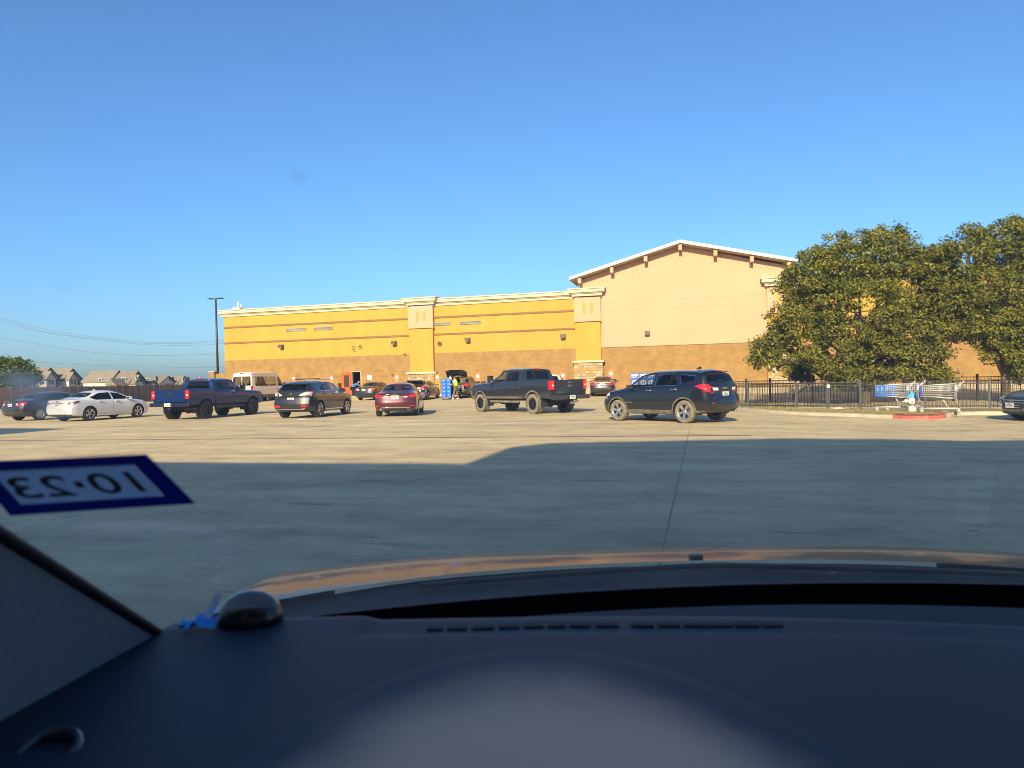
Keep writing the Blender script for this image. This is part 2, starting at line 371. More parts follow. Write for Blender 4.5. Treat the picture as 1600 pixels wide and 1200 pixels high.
# clerestory slots
for a0, a1, z in ((-36.73, -34.74, 6.44), (-33.89, -31.94, 6.43), (-22.1, -20.55, 6.35), (-19.76, -17.84, 6.34)):
    w = bx('slot_window', mat('window_frame', (.30, .25, .18), .6), ((a0, -.03, z), (a1, .05, z + .04)), ((a0, -.03, z + .20), (a1, .05, z + .25)), ((a0, -.03, z + .041), (a0 + .05, .05, z + .199)), ((a1 - .05, -.03, z + .041), (a1, .05, z + .199)), ((.5 * a0 + .5 * a1 - .03, -.03, z + .041), (.5 * a0 + .5 * a1 + .03, .05, z + .199)))
    bx('pane', mat('grey_glass', (.22, .24, .25), .12, coat=1), ((a0 + .051, .02, z + .041), (a1 - .051, .048, z + .199)), parent=w)
def wl_az(u, v):
    d = ray(u, v); t = C0 / (NX.x * d.x + NX.y * d.y); P = EYE + d * t
    return P.x * AX.x + P.y * AX.y, P.z
for u, v in ((440.5, 541), (616.5, 535.5), (731.5, 530.5), (880, 525), (1011.5, 520)):
    a, z = wl_az(u, v)
    l = bx('wall_light', mat('bronze_lamp', (.10, .075, .05), .5), ((a - .2, -.38, z - .16), (a + .2, -.0, z + .14)), bev=.03)
    bx('lamp_lens', mat('lamp_glass', (.25, .22, .17), .2), ((a - .15, -.37, z - .185), (a + .15, -.06, z - .161)), parent=l)
for u, v, s_ in ((553.5, 542, 1), (554.5, 546.5, 1), (563, 542, 1), (565.5, 540, 1), (634, 553, .8), (615, 585, .7), (584, 592, .0)):
    if not s_: continue
    a, z = wl_az(u, v)
    m = MB(); m.tube([(a, .04, z + .05), (a, -.14, z + .05)], .02); m.mi = 1; m.tube([(a, -.14, z + .05), (a - .03, -.16, z), (a - .08, -.30, z - .03)], [.025, .04, .05])
    m.build('security_camera', [WHT, DRK], store)
a, z = wl_az(687, 537)
m = MB().lathe([(.13, 0), (.19, 0), (.19, .12), (.13, .12)], 20, Matrix.Translation((a, .05, z)) @ Matrix.Rotation(R(90), 4, 'X'), closed=True)
m.mi = 1; m.lathe([(.01, .02), (.13, .02), (.13, .05)], 20, Matrix.Translation((a, .05, z)) @ Matrix.Rotation(R(90), 4, 'X')); m.build('round_vent', [BRN, DRK], store)
# doorway: dark room behind, orange leaf swung open
ORG = mat('orange_paint', (.72, .13, .02), .5, var=.06, vscale=2)
bx('doorway_room', mat('dim_interior', (.03, .025, .025), .9), ((-30.5, 3, -.2), (-28.9, 3.1, 2.6)), ((-30.5, .302, -.2), (-30.4, 3, 2.6)), ((-29, .302, -.2), (-28.9, 3, 2.6)), ((-30.4, .302, 2.5), (-29, 3, 2.6)), ((-30.4, .302, .30), (-29, 3, .38)))
bx('door_frame', mat('tan_frame', (.46, .36, .22), .5), ((-30.16, -.03, .371), (-30.101, .25, 2.48)), ((-29.299, -.03, .371), (-29.2, .25, 2.48)), ((-30.16, -.03, 2.481), (-29.2, .25, 2.54)))
dl = MB()
for lo, hi in (((0, -.03, .4), (.9, .03, 1.15)), ((0, -.03, 1.151), (.22, .03, 2.2)), ((.68, -.03, 1.151), (.9, .03, 2.2)), ((0, -.03, 2.201), (.9, .03, 2.45))): dl.box(lo, hi)
dl = dl.build('door', ORG, store, (-30.17, -.06, 0), (0, 0, R(180 + 40)))
bx('pane', mat('door_glass', (.06, .05, .05), .1, coat=1), ((.22, -.012, 1.151), (.68, .012, 2.2)), parent=dl)
bx('handle', WHT, ((.74, .03, 1.2), (.78, .09, 1.26)), ((.70, -.09, 1.18), (.78, -.03, 1.24)), parent=dl)
# white notice on the brick beside the door
nb = bx('wall_notice', mat('notice_white', (.78, .74, .68), .6), ((-28.62, -.03, 1.72), (-28.18, .0, 2.16)))
bx('printed_band', mat('faded_red', (.65, .26, .2), .6), *[((-28.57, -.034, 2.09 - k * .085 - .04), (-28.23 - .05 * (k % 2), -.0301, 2.09 - k * .085)) for k in range(4)], parent=nb)
bx('conduit', DRK, ((-28.0, -.04, 2.5), (-27.1, .0, 2.53)))
# end pier with the low screen wall, and rooftop unit
pier = thing('screen_wall', 'brown brick screen wall pier at the far end of the yellow store', 'wall', an(0, C0), -GA)
bx('pier', BRICK, ((-45.0, -.2, -.2), (-44.45, .35, 2.85)), parent=pier); bx('wall_panel', BRICK, ((-44.448, .0, -.2), (-43.45, .2, 2.7)), parent=pier); bx('coping', TRM, ((-45.05, -.25, 2.851), (-44.4, .4, 2.92)), parent=pier)
rt = thing('rooftop_unit', 'small white vent hood on the far roof corner of the yellow store', 'vent', an(-42.9, C0 + 1.6, 7.9), -GA)
m = MB().box((-.35, -.3, 0), (.35, .3, 1.15)); m.build('housing', WHT, rt)
m = MB().tube([(.0, 0, 1.15), (0, 0, 1.75)], .1); m.tube([(.25, .1, 1.15), (.25, .1, 1.5)], .07); m.build('flue', WHT, rt)
m = MB().bar((-.9, 0, .75), (-.3, 0, 1.25), .3, .12); m.build('hood', WHT, rt)

# ---------------------------------------------------------------- pick-up bay signs along the store
OSG = mat('orange_sign', (.78, .17, .05), .5); WSG = mat('sign_white', (.82, .78, .74), .5)
def disc(mb, c, r, n=16, y=0):
    mb.bm.faces.new([mb.bm.verts.new((c[0] + r * math.cos(2 * math.pi * k / n), y, c[1] + r * math.sin(2 * math.pi * k / n))) for k in range(n)]).material_index = mb.mi
def pickup_sign(a, zc, lab, full=False):
    t = thing('pickup_sign', lab, 'sign', an(a, C0 - 1.55, .37), -GA, 'orange pick-up bay signs along the store wall')
    zc -= .37
    MB().tube([(0, 0.03, 0), (0, 0.03, zc + .3)], .035).build('post', mat('sign_post', (.70, .30, .18), .5), t)
    MB().lathe([(.18, 0), (.18, .03), (.06, .07)], 16).build('base', DRK, t)
    pn = MB().box((-.22, -.012, zc - .34), (.22, .012, zc + .36)).bevel(.008, 1).build('panel', OSG, t)
    m = MB(); disc(m, (0, zc + .06), .145, y=-.016); m.build('disc', WSG, pn)
    m = MB(); disc(m, (0, zc + .06), .075, 12, y=-.019); m.box((-.17, -.018, zc - .26), (.17, -.013, zc - .21)); m.build('symbol', mat('pale_orange', (.80, .40, .22), .5), pn)
    if full:
        MB().box((-.21, -.02, .12), (.21, .005, zc - .38)).build('lower_panel', mat('amber_panel', (.80, .28, .03), .5), t)
    return t
for u, v, lab, fl in ((459, 592.5, 'orange round-symbol sign seen above the dark grey crossover rear window', 0), (518, 592, 'orange round-symbol sign above the dark grey crossover hood', 0),
                  (620, 590.5, 'orange round-symbol sign above the maroon sedan roof', 0), (683.5, 590.5, 'orange sign with amber lower panel beside the stack of blue totes', 1),
                  (746.5, 589, 'orange round-symbol sign behind the open-liftgate black vehicle', 0), (879.5, 588, 'orange sign mostly hidden behind the dark grey pickup bed', 0), (954.5, 585, 'orange round-symbol sign beside the black sedan at the stone pilaster', 0)):
    a, z = wl_az(u, v)
    d = ray(u, v); n = C0 - 1.55; t_ = n / (NX.x * d.x + NX.y * d.y); P = EYE + d * t_
    pickup_sign(P.x * AX.x + P.y * AX.y, P.z, lab, fl)
BSG = mat('blue_sign', (.025, .11, .42), .5)
for u, lab in ((991.5, 'blue notice panel, first of the row just clear of the black crossover hood'), (1005, 'blue notice panel with white circle, second of the row by the black crossover'), (1017.5, 'blue notice panel, third of the row, seen past the black crossover front window'), (1031, 'blue notice panel, last of the row, seen past the black crossover front window')):
    P = at_y(u, 592, 56.0)
    t = thing('parking_sign', lab, 'sign', (P.x, P.y, zg(P.x, P.y)), -GA, 'blue notice panels along the brick wall')
    zt = at_y(u, 582.5, 56).z - t.location.z
    MB().tube([(0, .03, 0), (0, .03, zt - .1)], .03).build('post', WHT, t)
    pn = MB().box((-.29, -.012, zt - 1.25), (.29, .012, zt)).bevel(.008, 1).build('panel', BSG, t)
    m = MB()
    for k in range(3): m.box((-.24, -.016, zt - .14 - k * .11), (.24 - .08 * (k == 2), -.0125, zt - .09 - k * .11))
    m.build('printed_band', WSG, pn)
    m = MB(); disc(m, (0, zt - .78), .22, y=-.015); m.build('disc', WSG, pn)
    m = MB(); disc(m, (0, zt - .78), .15, y=-.018); m.mi = 1; m.box((-.03, -.022, zt - .88), (.03, -.019, zt - .68)); m.build('symbol', [BSG, WSG], pn)
# ---------------------------------------------------------------- vehicles
def curve(pts):
    """monotone cubic through (x, y) points"""
    xs = [p[0] for p in pts]; ys = [p[1] for p in pts]; n = len(xs)
    d = [(ys[i + 1] - ys[i]) / (xs[i + 1] - xs[i]) for i in range(n - 1)]
    mm = [d[0]] + [0 if d[i - 1] * d[i] <= 0 else 2 * d[i - 1] * d[i] / (d[i - 1] + d[i]) for i in range(1, n - 1)] + [d[-1]]
    def fn(x):
        if x <= xs[0]: return ys[0]
        if x >= xs[-1]: return ys[-1]
        i = 0
        while x > xs[i + 1]: i += 1
        h = xs[i + 1] - xs[i]; t = (x - xs[i]) / h
        return ys[i] * (1 + 2 * t) * (1 - t) ** 2 + mm[i] * h * t * (1 - t) ** 2 + ys[i + 1] * t * t * (3 - 2 * t) + mm[i + 1] * h * t * t * (t - 1)
    return fn
def shell(S):
    """closed body skin; x from the rear bumper forward, z up from the road"""
    L = S['L']; x0 = S.get('x0', 0); W = curve(S['W']); ZL = curve(S['zl']); ZB = curve(S['zb']); ZT = curve(S['zt']); WR = curve(S['wr'])
    rp = curve(S['rear']) if S.get('rear') else (lambda z: 0); fp = curve(S['front']) if S.get('front') else (lambda z: 0)
    bm = bmesh.new(); xs = []; x = x0
    while x < L - .02: xs.append(x); x += .045
    xs.append(L)
    def half(x):
        w, zl, zb, zt, wr = W(x), ZL(x), ZB(x), ZT(x), WR(x); H = zb - zl; h = max(zt - zb, .02)
        p = [(0, zl), (.45 * w, zl), (.84 * w, zl), (.95 * w, zl + .03), (.978 * w, zl + .1), (.992 * w, zl + .25 * H), (w, zl + .42 * H), (1.0 * w, zl + .58 * H), (.992 * w, zl + .70 * H), (.985 * w, zl + .80 * H), (.972 * w, zl + .91 * H), (.945 * w, zb)]
        t = sst(h / .34); yr = (1 - t) * .80 * w + t * wr; zr = zb + h * ((1 - t) * .62 + t) - t * min(.075, .35 * h)
        for k in range(1, 8):
            s = k / 7; y = .935 * w + (yr - .935 * w) * s + .022 * t * math.sin(math.pi * s); p.append((y, zb + (zr - zb) * s))
        for k in range(1, 8):
            s = k / 7; p.append((yr * (1 - s), zr + (zt - zr) * (1 - (1 - s) ** S.get('crown', 2.6))))
        return p
    hs = [half(x) for x in xs]; n = len(hs[0]); rings = []
    for x, h in zip(xs, hs):
        r = [bm.verts.new((x, y, z)) for y, z in h] + [bm.verts.new((x, -y, z)) for y, z in h[-2:0:-1]]
        rings.append(r)
    N = len(rings[0])
    for A, B in zip(rings, rings[1:]):
        for k in range(N): bm.faces.new((A[k], B[k], B[(k + 1) % N], A[(k + 1) % N]))
    for ring, h, x, flip in ((rings[0], hs[0], xs[0], 0), (rings[-1], hs[-1], xs[-1], 1)):
        M = 15; rows = []
        for j in range(1, n - 1):
            y, z = h[j]
            rows.append([ring[N - j]] + [bm.verts.new((x, -y + 2 * y * i / (M - 1), z)) for i in range(1, M - 1)] + [ring[j]])
        for a, b in zip(rows, rows[1:]):
            for i in range(M - 1):
                q = (a[i], b[i], b[i + 1], a[i + 1]); bm.faces.new(q[::-1] if flip else q)
        top = ring[n - 1]; bot = ring[0]
        for i in range(M - 1):
            q = (rows[-1][i], top, rows[-1][i + 1]); bm.faces.new(q[::-1] if flip else q)
            q = (rows[0][i], rows[0][i + 1], bot); bm.faces.new(q[::-1] if flip else q)
    wm = max(W(x) for x in xs); fr = S.get('fall', .8); pr = S.get('plan_r', .12); pf = S.get('plan_f', .3)
    for v in bm.verts:
        x, y, z = v.co; a = min(1, abs(y) / wm) ** 3.2
        k = max(0, 1 - (x - x0) / fr) ** 2; q = max(0, 1 - (L - x) / fr) ** 2
        v.co.x = x + k * (rp(z) + pr * a) - q * (fp(z) + pf * a)
    bmesh.ops.recalc_face_normals(bm, faces=bm.faces)
    for f in bm.faces:
        f.smooth = True
        if f.normal.z < -.8 and f.calc_center_median().z < .6: f.material_index = 1
    return bm
def ccw(poly):
    A = sum(poly[i][0] * poly[(i + 1) % len(poly)][1] - poly[(i + 1) % len(poly)][0] * poly[i][1] for i in range(len(poly)))
    return list(poly) if A > 0 else list(poly)[::-1]
def inset(poly, d):
    poly = ccw(poly); n = len(poly); out = []; ln = []
    for i in range(n):
        p = Vector(poly[i]); q = Vector(poly[(i + 1) % n]); e = (q - p).normalized(); nn = Vector((-e.y, e.x)); ln.append((p + nn * d, e))
    for i in range(n):
        (p, e), (q, g_) = ln[i - 1], ln[i]; cr = e.x * g_.y - e.y * g_.x
        t = ((q - p).x * g_.y - (q - p).y * g_.x) / cr if abs(cr) > 1e-6 else 0; out.append(tuple(p + e * t))
    return out
def cut(bm, poly, ax, pred, faces=None):
    """split the skin along a convex outline seen along ax ('y': (x,z), 'x': (y,z), 'z': (x,y)) and return the faces inside"""
    poly = ccw(poly); i, j = {'y': (0, 2), 'x': (1, 2), 'z': (0, 1)}[ax]
    lo = (min(p[0] for p in poly) - .12, min(p[1] for p in poly) - .12); hi = (max(p[0] for p in poly) + .12, max(p[1] for p in poly) + .12)
    cand = []
    for f in (faces if faces is not None else bm.faces):
        c = f.calc_center_median()
        if lo[0] < c[i] < hi[0] and lo[1] < c[j] < hi[1] and pred(c, f.normal): cand.append(f)
    for k in range(len(poly)):
        if not cand: return []
        p = poly[k]; q = poly[(k + 1) % len(poly)]; co = [0, 0, 0]; co[i], co[j] = p; no = [0, 0, 0]; no[i], no[j] = q[1] - p[1], -(q[0] - p[0])
        es = set(e for f in cand for e in f.edges); vs_ = set(v for f in cand for v in f.verts)
        r = bmesh.ops.bisect_plane(bm, geom=cand + list(es) + list(vs_), dist=1e-5, plane_co=co, plane_no=no)
        cand = [g for g in r['geom'] if isinstance(g, bmesh.types.BMFace)]
    ins = []
    for f in cand:
        c = f.calc_center_median()
        if all((poly[(k + 1) % len(poly)][0] - poly[k][0]) * (c[j] - poly[k][1]) - (poly[(k + 1) % len(poly)][1] - poly[k][1]) * (c[i] - poly[k][0]) > -1e-7 for k in range(len(poly))): ins.append(f)
    return ins
def extract(bm, faces, name, mats, parent, off=0.0, keep_idx=False):
    nb = bmesh.new(); mp = {}
    for f in faces:
        vs_ = []
        for v in f.verts:
            if v not in mp: mp[v] = nb.verts.new(v.co + v.normal * off)
            vs_.append(mp[v])
        g = nb.faces.new(vs_); g.smooth = True; g.material_index = f.material_index if keep_idx else 0
    bmesh.ops.delete(bm, geom=faces, context='FACES')
    me = bpy.data.meshes.new(name); nb.to_mesh(me); nb.free()
    for mm in (mats if isinstance(mats, (list, tuple)) else [mats]): me.materials.append(mm)
    return put(name, me, parent)
SIDE = {1: lambda c, n: n.y > .45 and c.y > 0, -1: lambda c, n: n.y < -.45 and c.y < 0}
BLK = mat('black_plastic', (.025, .025, .025), .5); RUB = mat('tyre_rubber', (.022, .021, .02), .8)
DTYRE = mat('dusty_tyre', (.20, .175, .13), .95, var=.3, vscale=9)
CHR = mat('chrome', (.75, .75, .75), .12, 1); ALU = mat('alloy', (.62, .62, .62), .3, .9); GUN = mat('black_alloy', (.03, .032, .036), .3, .6)
RED = mat('red_lens', (.62, .012, .02), .18, coat=1); CLR = mat('clear_lens', (.75, .68, .66), .15, coat=1); PLT = mat('licence_plate', (.70, .72, .66), .45)
PLB = mat('plate_print', (.16, .2, .2), .5); SEAT = mat('seat_fabric', (.05, .048, .045), .9); CLAD = mat('dusty_cladding', (.13, .115, .09), .85, var=.35, vscale=6)
GLS = glass('tinted_glass', (.16, .17, .18)); GLC = glass('light_tint_glass', (.62, .66, .66)); GLD = glass('privacy_glass', (.055, .058, .062))
def wheel_meshes(key, Rr, w, style, tyre, rimm, n=10):
    M = Matrix.Rotation(R(-90), 4, 'X'); rr = Rr * style.get('rim', .66)
    m = MB().lathe([(rr, -w / 2 + .02), (rr + .015, -w / 2), (.92 * Rr, -w / 2), (Rr - .012, -w * .43), (Rr, -w * .3), (Rr, w * .3), (Rr - .012, w * .43), (.92 * Rr, w / 2), (rr + .015, w / 2), (rr, w / 2 - .02)], 40, M, closed=True)
    if style.get('knobs'):
        for k in range(36):
            for sg in (-1, 1):
                an_ = 2 * math.pi * (k + .25 * sg) / 36
                Mk = Matrix.Rotation(an_, 4, 'Y') @ Matrix.Translation((Rr - .005, sg * w * .36, 0)); m.box((-.01, -.05, -.022), (.016, .05, .022), Mk)
    ty = m.mesh('wheel', tyre)
    m = MB(); m.lathe([(rr, w / 2 - .004), (rr - .012, w / 2 + .002), (rr - .03, w / 2 - .03), (rr - .035, -w / 2 + .03), (rr, -w / 2 + .03)], 36, M, cap=False)
    m.mi = 1; m.lathe([(.005, w / 2 - .11), (rr - .034, w / 2 - .11), (rr - .034, w / 2 - .14), (.005, w / 2 - .14)], 28, M); m.mi = 0
    ns = n
    for k in range(ns):
        a = 2 * math.pi * k / ns; wd = style.get('spoke', .05)
        for off in ((-.09, .09) if style.get('twin') else (0,)):
            Mk = Matrix.Rotation(a + off, 4, 'Y')
            v = [Mk @ Vector(p) for p in ((.05, w / 2 - .045, -wd * .45), (.05, w / 2 - .045, wd * .45), (rr - .02, w / 2 - .012, wd * .6), (rr - .02, w / 2 - .012, -wd * .6), (.05, w / 2 - .1, -wd * .45), (.05, w / 2 - .1, wd * .45), (rr - .02, w / 2 - .06, wd * .6), (rr - .02, w / 2 - .06, -wd * .6))]
            v = [m.bm.verts.new(p) for p in v]
            for q in ((0, 1, 2, 3), (7, 6, 5, 4), (0, 4, 5, 1), (1, 5, 6, 2), (2, 6, 7, 3), (3, 7, 4, 0)): m.bm.faces.new([v[i] for i in q])
    m.lathe([(.01, w / 2 - .03), (.055, w / 2 - .035), (.075, w / 2 - .06), (.08, w / 2 - .11)], 18, M)
    bmesh.ops.recalc_face_normals(m.bm, faces=m.bm.faces)
    return ty, m.mesh('rim', [rimm, BLK])
def add_wheels(root, xs, y, Rr, w, meshes):
    for x in xs:
        for sg in (1, -1):
            o = put('wheel', meshes[0], root, (x, sg * y, Rr), (0, R(17 * x), 0 if sg > 0 else math.pi)); put('rim', meshes[1], o)
def plate(root, x, y, z, tilt=0, face=-1):
    p = MB().box((-.012, -.153, -.078), (.0, .153, .078)).build('licence_plate', PLT, root, (x, y, z), (0, R(tilt), 0 if face < 0 else math.pi))
    m = MB()
    for k in range(7): m.box((-.0145, -.105 + k * .031, -.03), (-.0122, -.085 + k * .031, .032))
    m.box((-.0145, -.07, .048), (-.0122, .07, .062)); m.build('plate_print', PLB, p)
def rounded(name, mt, root, lo, hi, bev, loc=None, rot=None):
    m = MB().box(lo, hi); m.bevel(bev, 2); return m.build(name, mt, root, loc, rot, smooth=40)
def bowtie(root, x, z, s, mt, name='emblem', y=0):
    pts = [(-.5, -.11), (-.17, -.11), (-.14, -.2), (.2, -.2), (.19, -.11), (.47, -.11), (.5, .11), (.17, .11), (.14, .2), (-.2, .2), (-.19, .11), (-.47, .11)]
    m = MB(); m.prism([(y - a * s, z + b * s) for a, b in pts], x - .02, x + .01, 'x'); return m.build(name, mt, root)
def oval(root, x, y, z, rx, rz, mt, ring=.014, name='emblem'):
    M = Matrix.Translation((x, y, z)) @ Matrix.Rotation(R(90), 4, 'Y') @ Matrix.Diagonal((rz, rx, 1, 1))
    return MB().lathe([(1, -.012), (1, .012), (1 - ring / rx, .012), (1 - ring / rx, -.012)], 24, M, closed=True).build(name, mt, root)
def seats(root, xf, xr, zf, w=.5, ys=(.37, -.37), rear=True):
    for y in ys:
        m = MB().box((xf - .25, y - .25, zf), (xf + .25, y + .25, zf + .16)); m.bar((xf - .25, y, zf + .1), (xf - .42, y, zf + .68), w, .13, (0, 1, 0)); m.box((xf - .52, y - .13, zf + .70), (xf - .42, y + .13, zf + .9)); m.bevel(.04, 2); m.build('seat', SEAT, root, smooth=40)
    if rear:
        m = MB().box((xr - .25, -.62, zf), (xr + .25, .62, zf + .15)); m.box((xr - .42, -.62, zf + .1), (xr - .28, .62, zf + .62))
        for y in (-.4, .4): m.box((xr - .44, y - .12, zf + .63), (xr - .34, y + .12, zf + .8))
        m.bevel(.04, 2); m.build('rear_seat', SEAT, root, smooth=40)
def make_car(root, S):
    """cut wheel arches, glass, doors and lamps out of the skin; every piece becomes a part under root"""
    P = S['paint']; mats = [P, BLK, CHR, S.get('clad_mat', BLK)]; bm = shell(S); Rr = S['R']; tr = S['track']
    for x in S['axles']:
        ra = Rr + S.get('gap', .055); pts = [(x + ra * math.cos(2 * math.pi * k / 20), Rr + .0 + ra * math.sin(2 * math.pi * k / 20)) for k in range(20)]
        big = [(x + (ra + .05) * math.cos(2 * math.pi * k / 20), Rr + (ra + .05) * math.sin(2 * math.pi * k / 20)) for k in range(20)]
        for sg in (1, -1):
            pr = lambda c, n, sg=sg: c.y * sg > .62 * tr
            if S.get('clad'):
                for f in cut(bm, big, 'y', lambda c, n, sg=sg: n.y * sg > .3): f.material_index = 3
            bmesh.ops.delete(bm, geom=cut(bm, pts, 'y', pr), context='FACES')
    if S.get('clad'):
        for a, z in S['clad']:
            for sg in (1, -1):
                for f in cut(bm, [(a[0], -.1), (a[1], -.1), (a[1], z), (a[0], z)], 'y', lambda c, n, sg=sg: n.y * sg > -.2): f.material_index = 3
    for poly, idx, ax, pr in S.get('patches', []):
        for f in cut(bm, poly, ax, pr): f.material_index = idx
    body_parts = []
    # glass in the tail and the windscreen
    wins = []
    for key, nm, pr in (('rear_glass', 'rear_window', lambda c, n: n.x < -.12 and c.x < S['L'] * .5 and n.z > -.3), ('front_glass', 'windscreen', lambda c, n: n.x > .12 and n.z > .2)):
        if key in S:
            ins = cut(bm, S[key], 'x', pr)
            inn = cut(bm, inset(S[key], .03), 'x', pr, ins)
            for f in ins:
                if f.is_valid: f.material_index = 1
            wins.append(extract(bm, inn, nm, S.get(key + '_mat', GLC if nm == 'windscreen' else GLD), root))
    # lamps
    for nm, faces_spec, mts in S.get('lamps', []):
        for sg in (1, -1):
            fs = []
            for poly, ax, k, idx in faces_spec:
                if ax == 'x':
                    pp = [(sg * a, b) for a, b in poly]; pr = (lambda c, n: n.x < -.35 and c.x < .9) if k == 'r' else (lambda c, n: n.x > .3 and c.x > S['L'] - .9)
                else:
                    pp = poly; pr = lambda c, n, sg=sg: n.y * sg > .3 and c.y * sg > 0
                ins = cut(bm, pp, ax, pr)
                for f in ins: f.material_index = idx
                fs += ins
            fs = list({f for f in fs if f.is_valid})
            if fs:
                for f in bm.faces: pass
                extract(bm, fs, nm, mts, root, .012, keep_idx=True)
    # opening lid
    if 'lid' in S:
        poly, pr, hinge, ang = S['lid']; fs = cut(bm, poly, 'x', pr)
        lid = extract(bm, fs, S['lid_name'], [P, BLK, CHR, BLK], root, 0, keep_idx=True)
        hx, hz = hinge; Mh = Matrix.Translation((hx, 0, hz)) @ Matrix.Rotation(R(ang), 4, 'Y') @ Matrix.Translation((-hx, 0, -hz))
        lid.matrix_local = Mh
        for w_ in wins:
            if w_.name.startswith('rear_window') and S.get('lid_glass'): w_.parent = lid
    # side glass and doors, glass under its door
    side_parts = []
    for sg in (1, -1):
        gl = []
        for k, (poly, gm) in enumerate(S['side_glass']):
            ins = cut(bm, poly, 'y', SIDE[sg]); inn = cut(bm, inset(poly, .022), 'y', SIDE[sg], ins)
            for f in ins:
                if f.is_valid: f.material_index = 2 if S.get('chrome_glass') else 1
            gl.append(extract(bm, inn, 'side_window', gm, None))
        drs = []
        for poly, kk in S['doors']:
            ins = cut(bm, poly, 'y', SIDE[sg]); inn = cut(bm, inset(poly, .012), 'y', SIDE[sg], ins)
            keep = set(f for f in inn if f.is_valid)
            for f in ins:
                if f.is_valid and f not in keep: f.material_index = 1
            d = extract(bm, list(keep), 'door', mats, root, 0, keep_idx=True); drs.append(d)
            for i in kk: gl[i].parent = d
            hx, hz, hl = S['handles'][len(drs) - 1]; yy = curve(S['W'])(hx)
            rounded('handle', S.get('handle_mat', P), d, (hx - hl / 2, -.022, hz - .018), (hx + hl / 2, .03, hz + .018), .012, (0, sg * (yy * .985), 0), None)
        for w_ in gl:
            if w_.parent is None: w_.parent = root
        if 'mirror' in S:
            mx, my, mz, a, b, c = S['mirror']
            mo = rounded('side_mirror', S.get('mirror_mat', P), root, (-a / 2, -b / 2, -c / 2), (a / 2, b / 2, c / 2), min(a, c) * .3, (mx, sg * my, mz), (0, 0, sg * R(10)))
            MB().box((-a / 2 - .004, -b * .4, -c * .38), (-a / 2, b * .4, c * .38)).build('mirror_glass', mat('mirror_glass', (.6, .65, .7), .05, 1), mo)
            MB().bar((0, -sg * b * .4, -c * .2), (.02, -sg * (b * .5 + .12), -c * .3), .05, .04).build('arm', BLK, mo)
    me = bpy.data.meshes.new('body'); bm.to_mesh(me); bm.free()
    for mm in mats: me.materials.append(mm)
    me.set_sharp_from_angle(angle=R(42)); put('body', me, root)
    m = MB(); zl = S.get('floor', .32); xa = S.get('x0', 0)
    m.box((xa + .35, -tr * .72, zl), (S['L'] - .4, tr * .72, zl + .1))
    for x in S['axles']:
        m.tube([(x, -tr * .9, Rr), (x, tr * .9, Rr)], .06)
        for sg in (1, -1):
            rows = []
            for k in range(13):
                a = math.pi * (k / 12 * 1.16 - .08); ra = Rr + S.get('gap', .055) + .012
                rows.append([(x + ra * math.cos(a), sg * (tr - .28), Rr + ra * math.sin(a)), (x + ra * math.cos(a), sg * (tr + .085), Rr + ra * math.sin(a))])
            m.grid(rows)
            m.box((x - Rr - .05, sg * (tr - .30) - .01, zl), (x + Rr + .05, sg * (tr - .30) + .01, Rr * 2 + .05))
    m.build('underbody', BLK, root)
    add_wheels(root, S['axles'], tr, Rr, S['tw'], S['wheels'])
    if 'seats' in S: seats(root, *S['seats'])
def park(root, wheel_local, P, heading):
    """set a vehicle on the lot so that the wheel at wheel_local stands at P, its nose pointing heading degrees right of +Y"""
    th = R(90 - heading); x, y = wheel_local; c, s = math.cos(th), math.sin(th)
    root.location = (P[0] - (x * c - y * s), P[1] - (x * s + y * c), 0); root.location.z = zg(P[0], P[1]); root.rotation_euler = (0, 0, th)

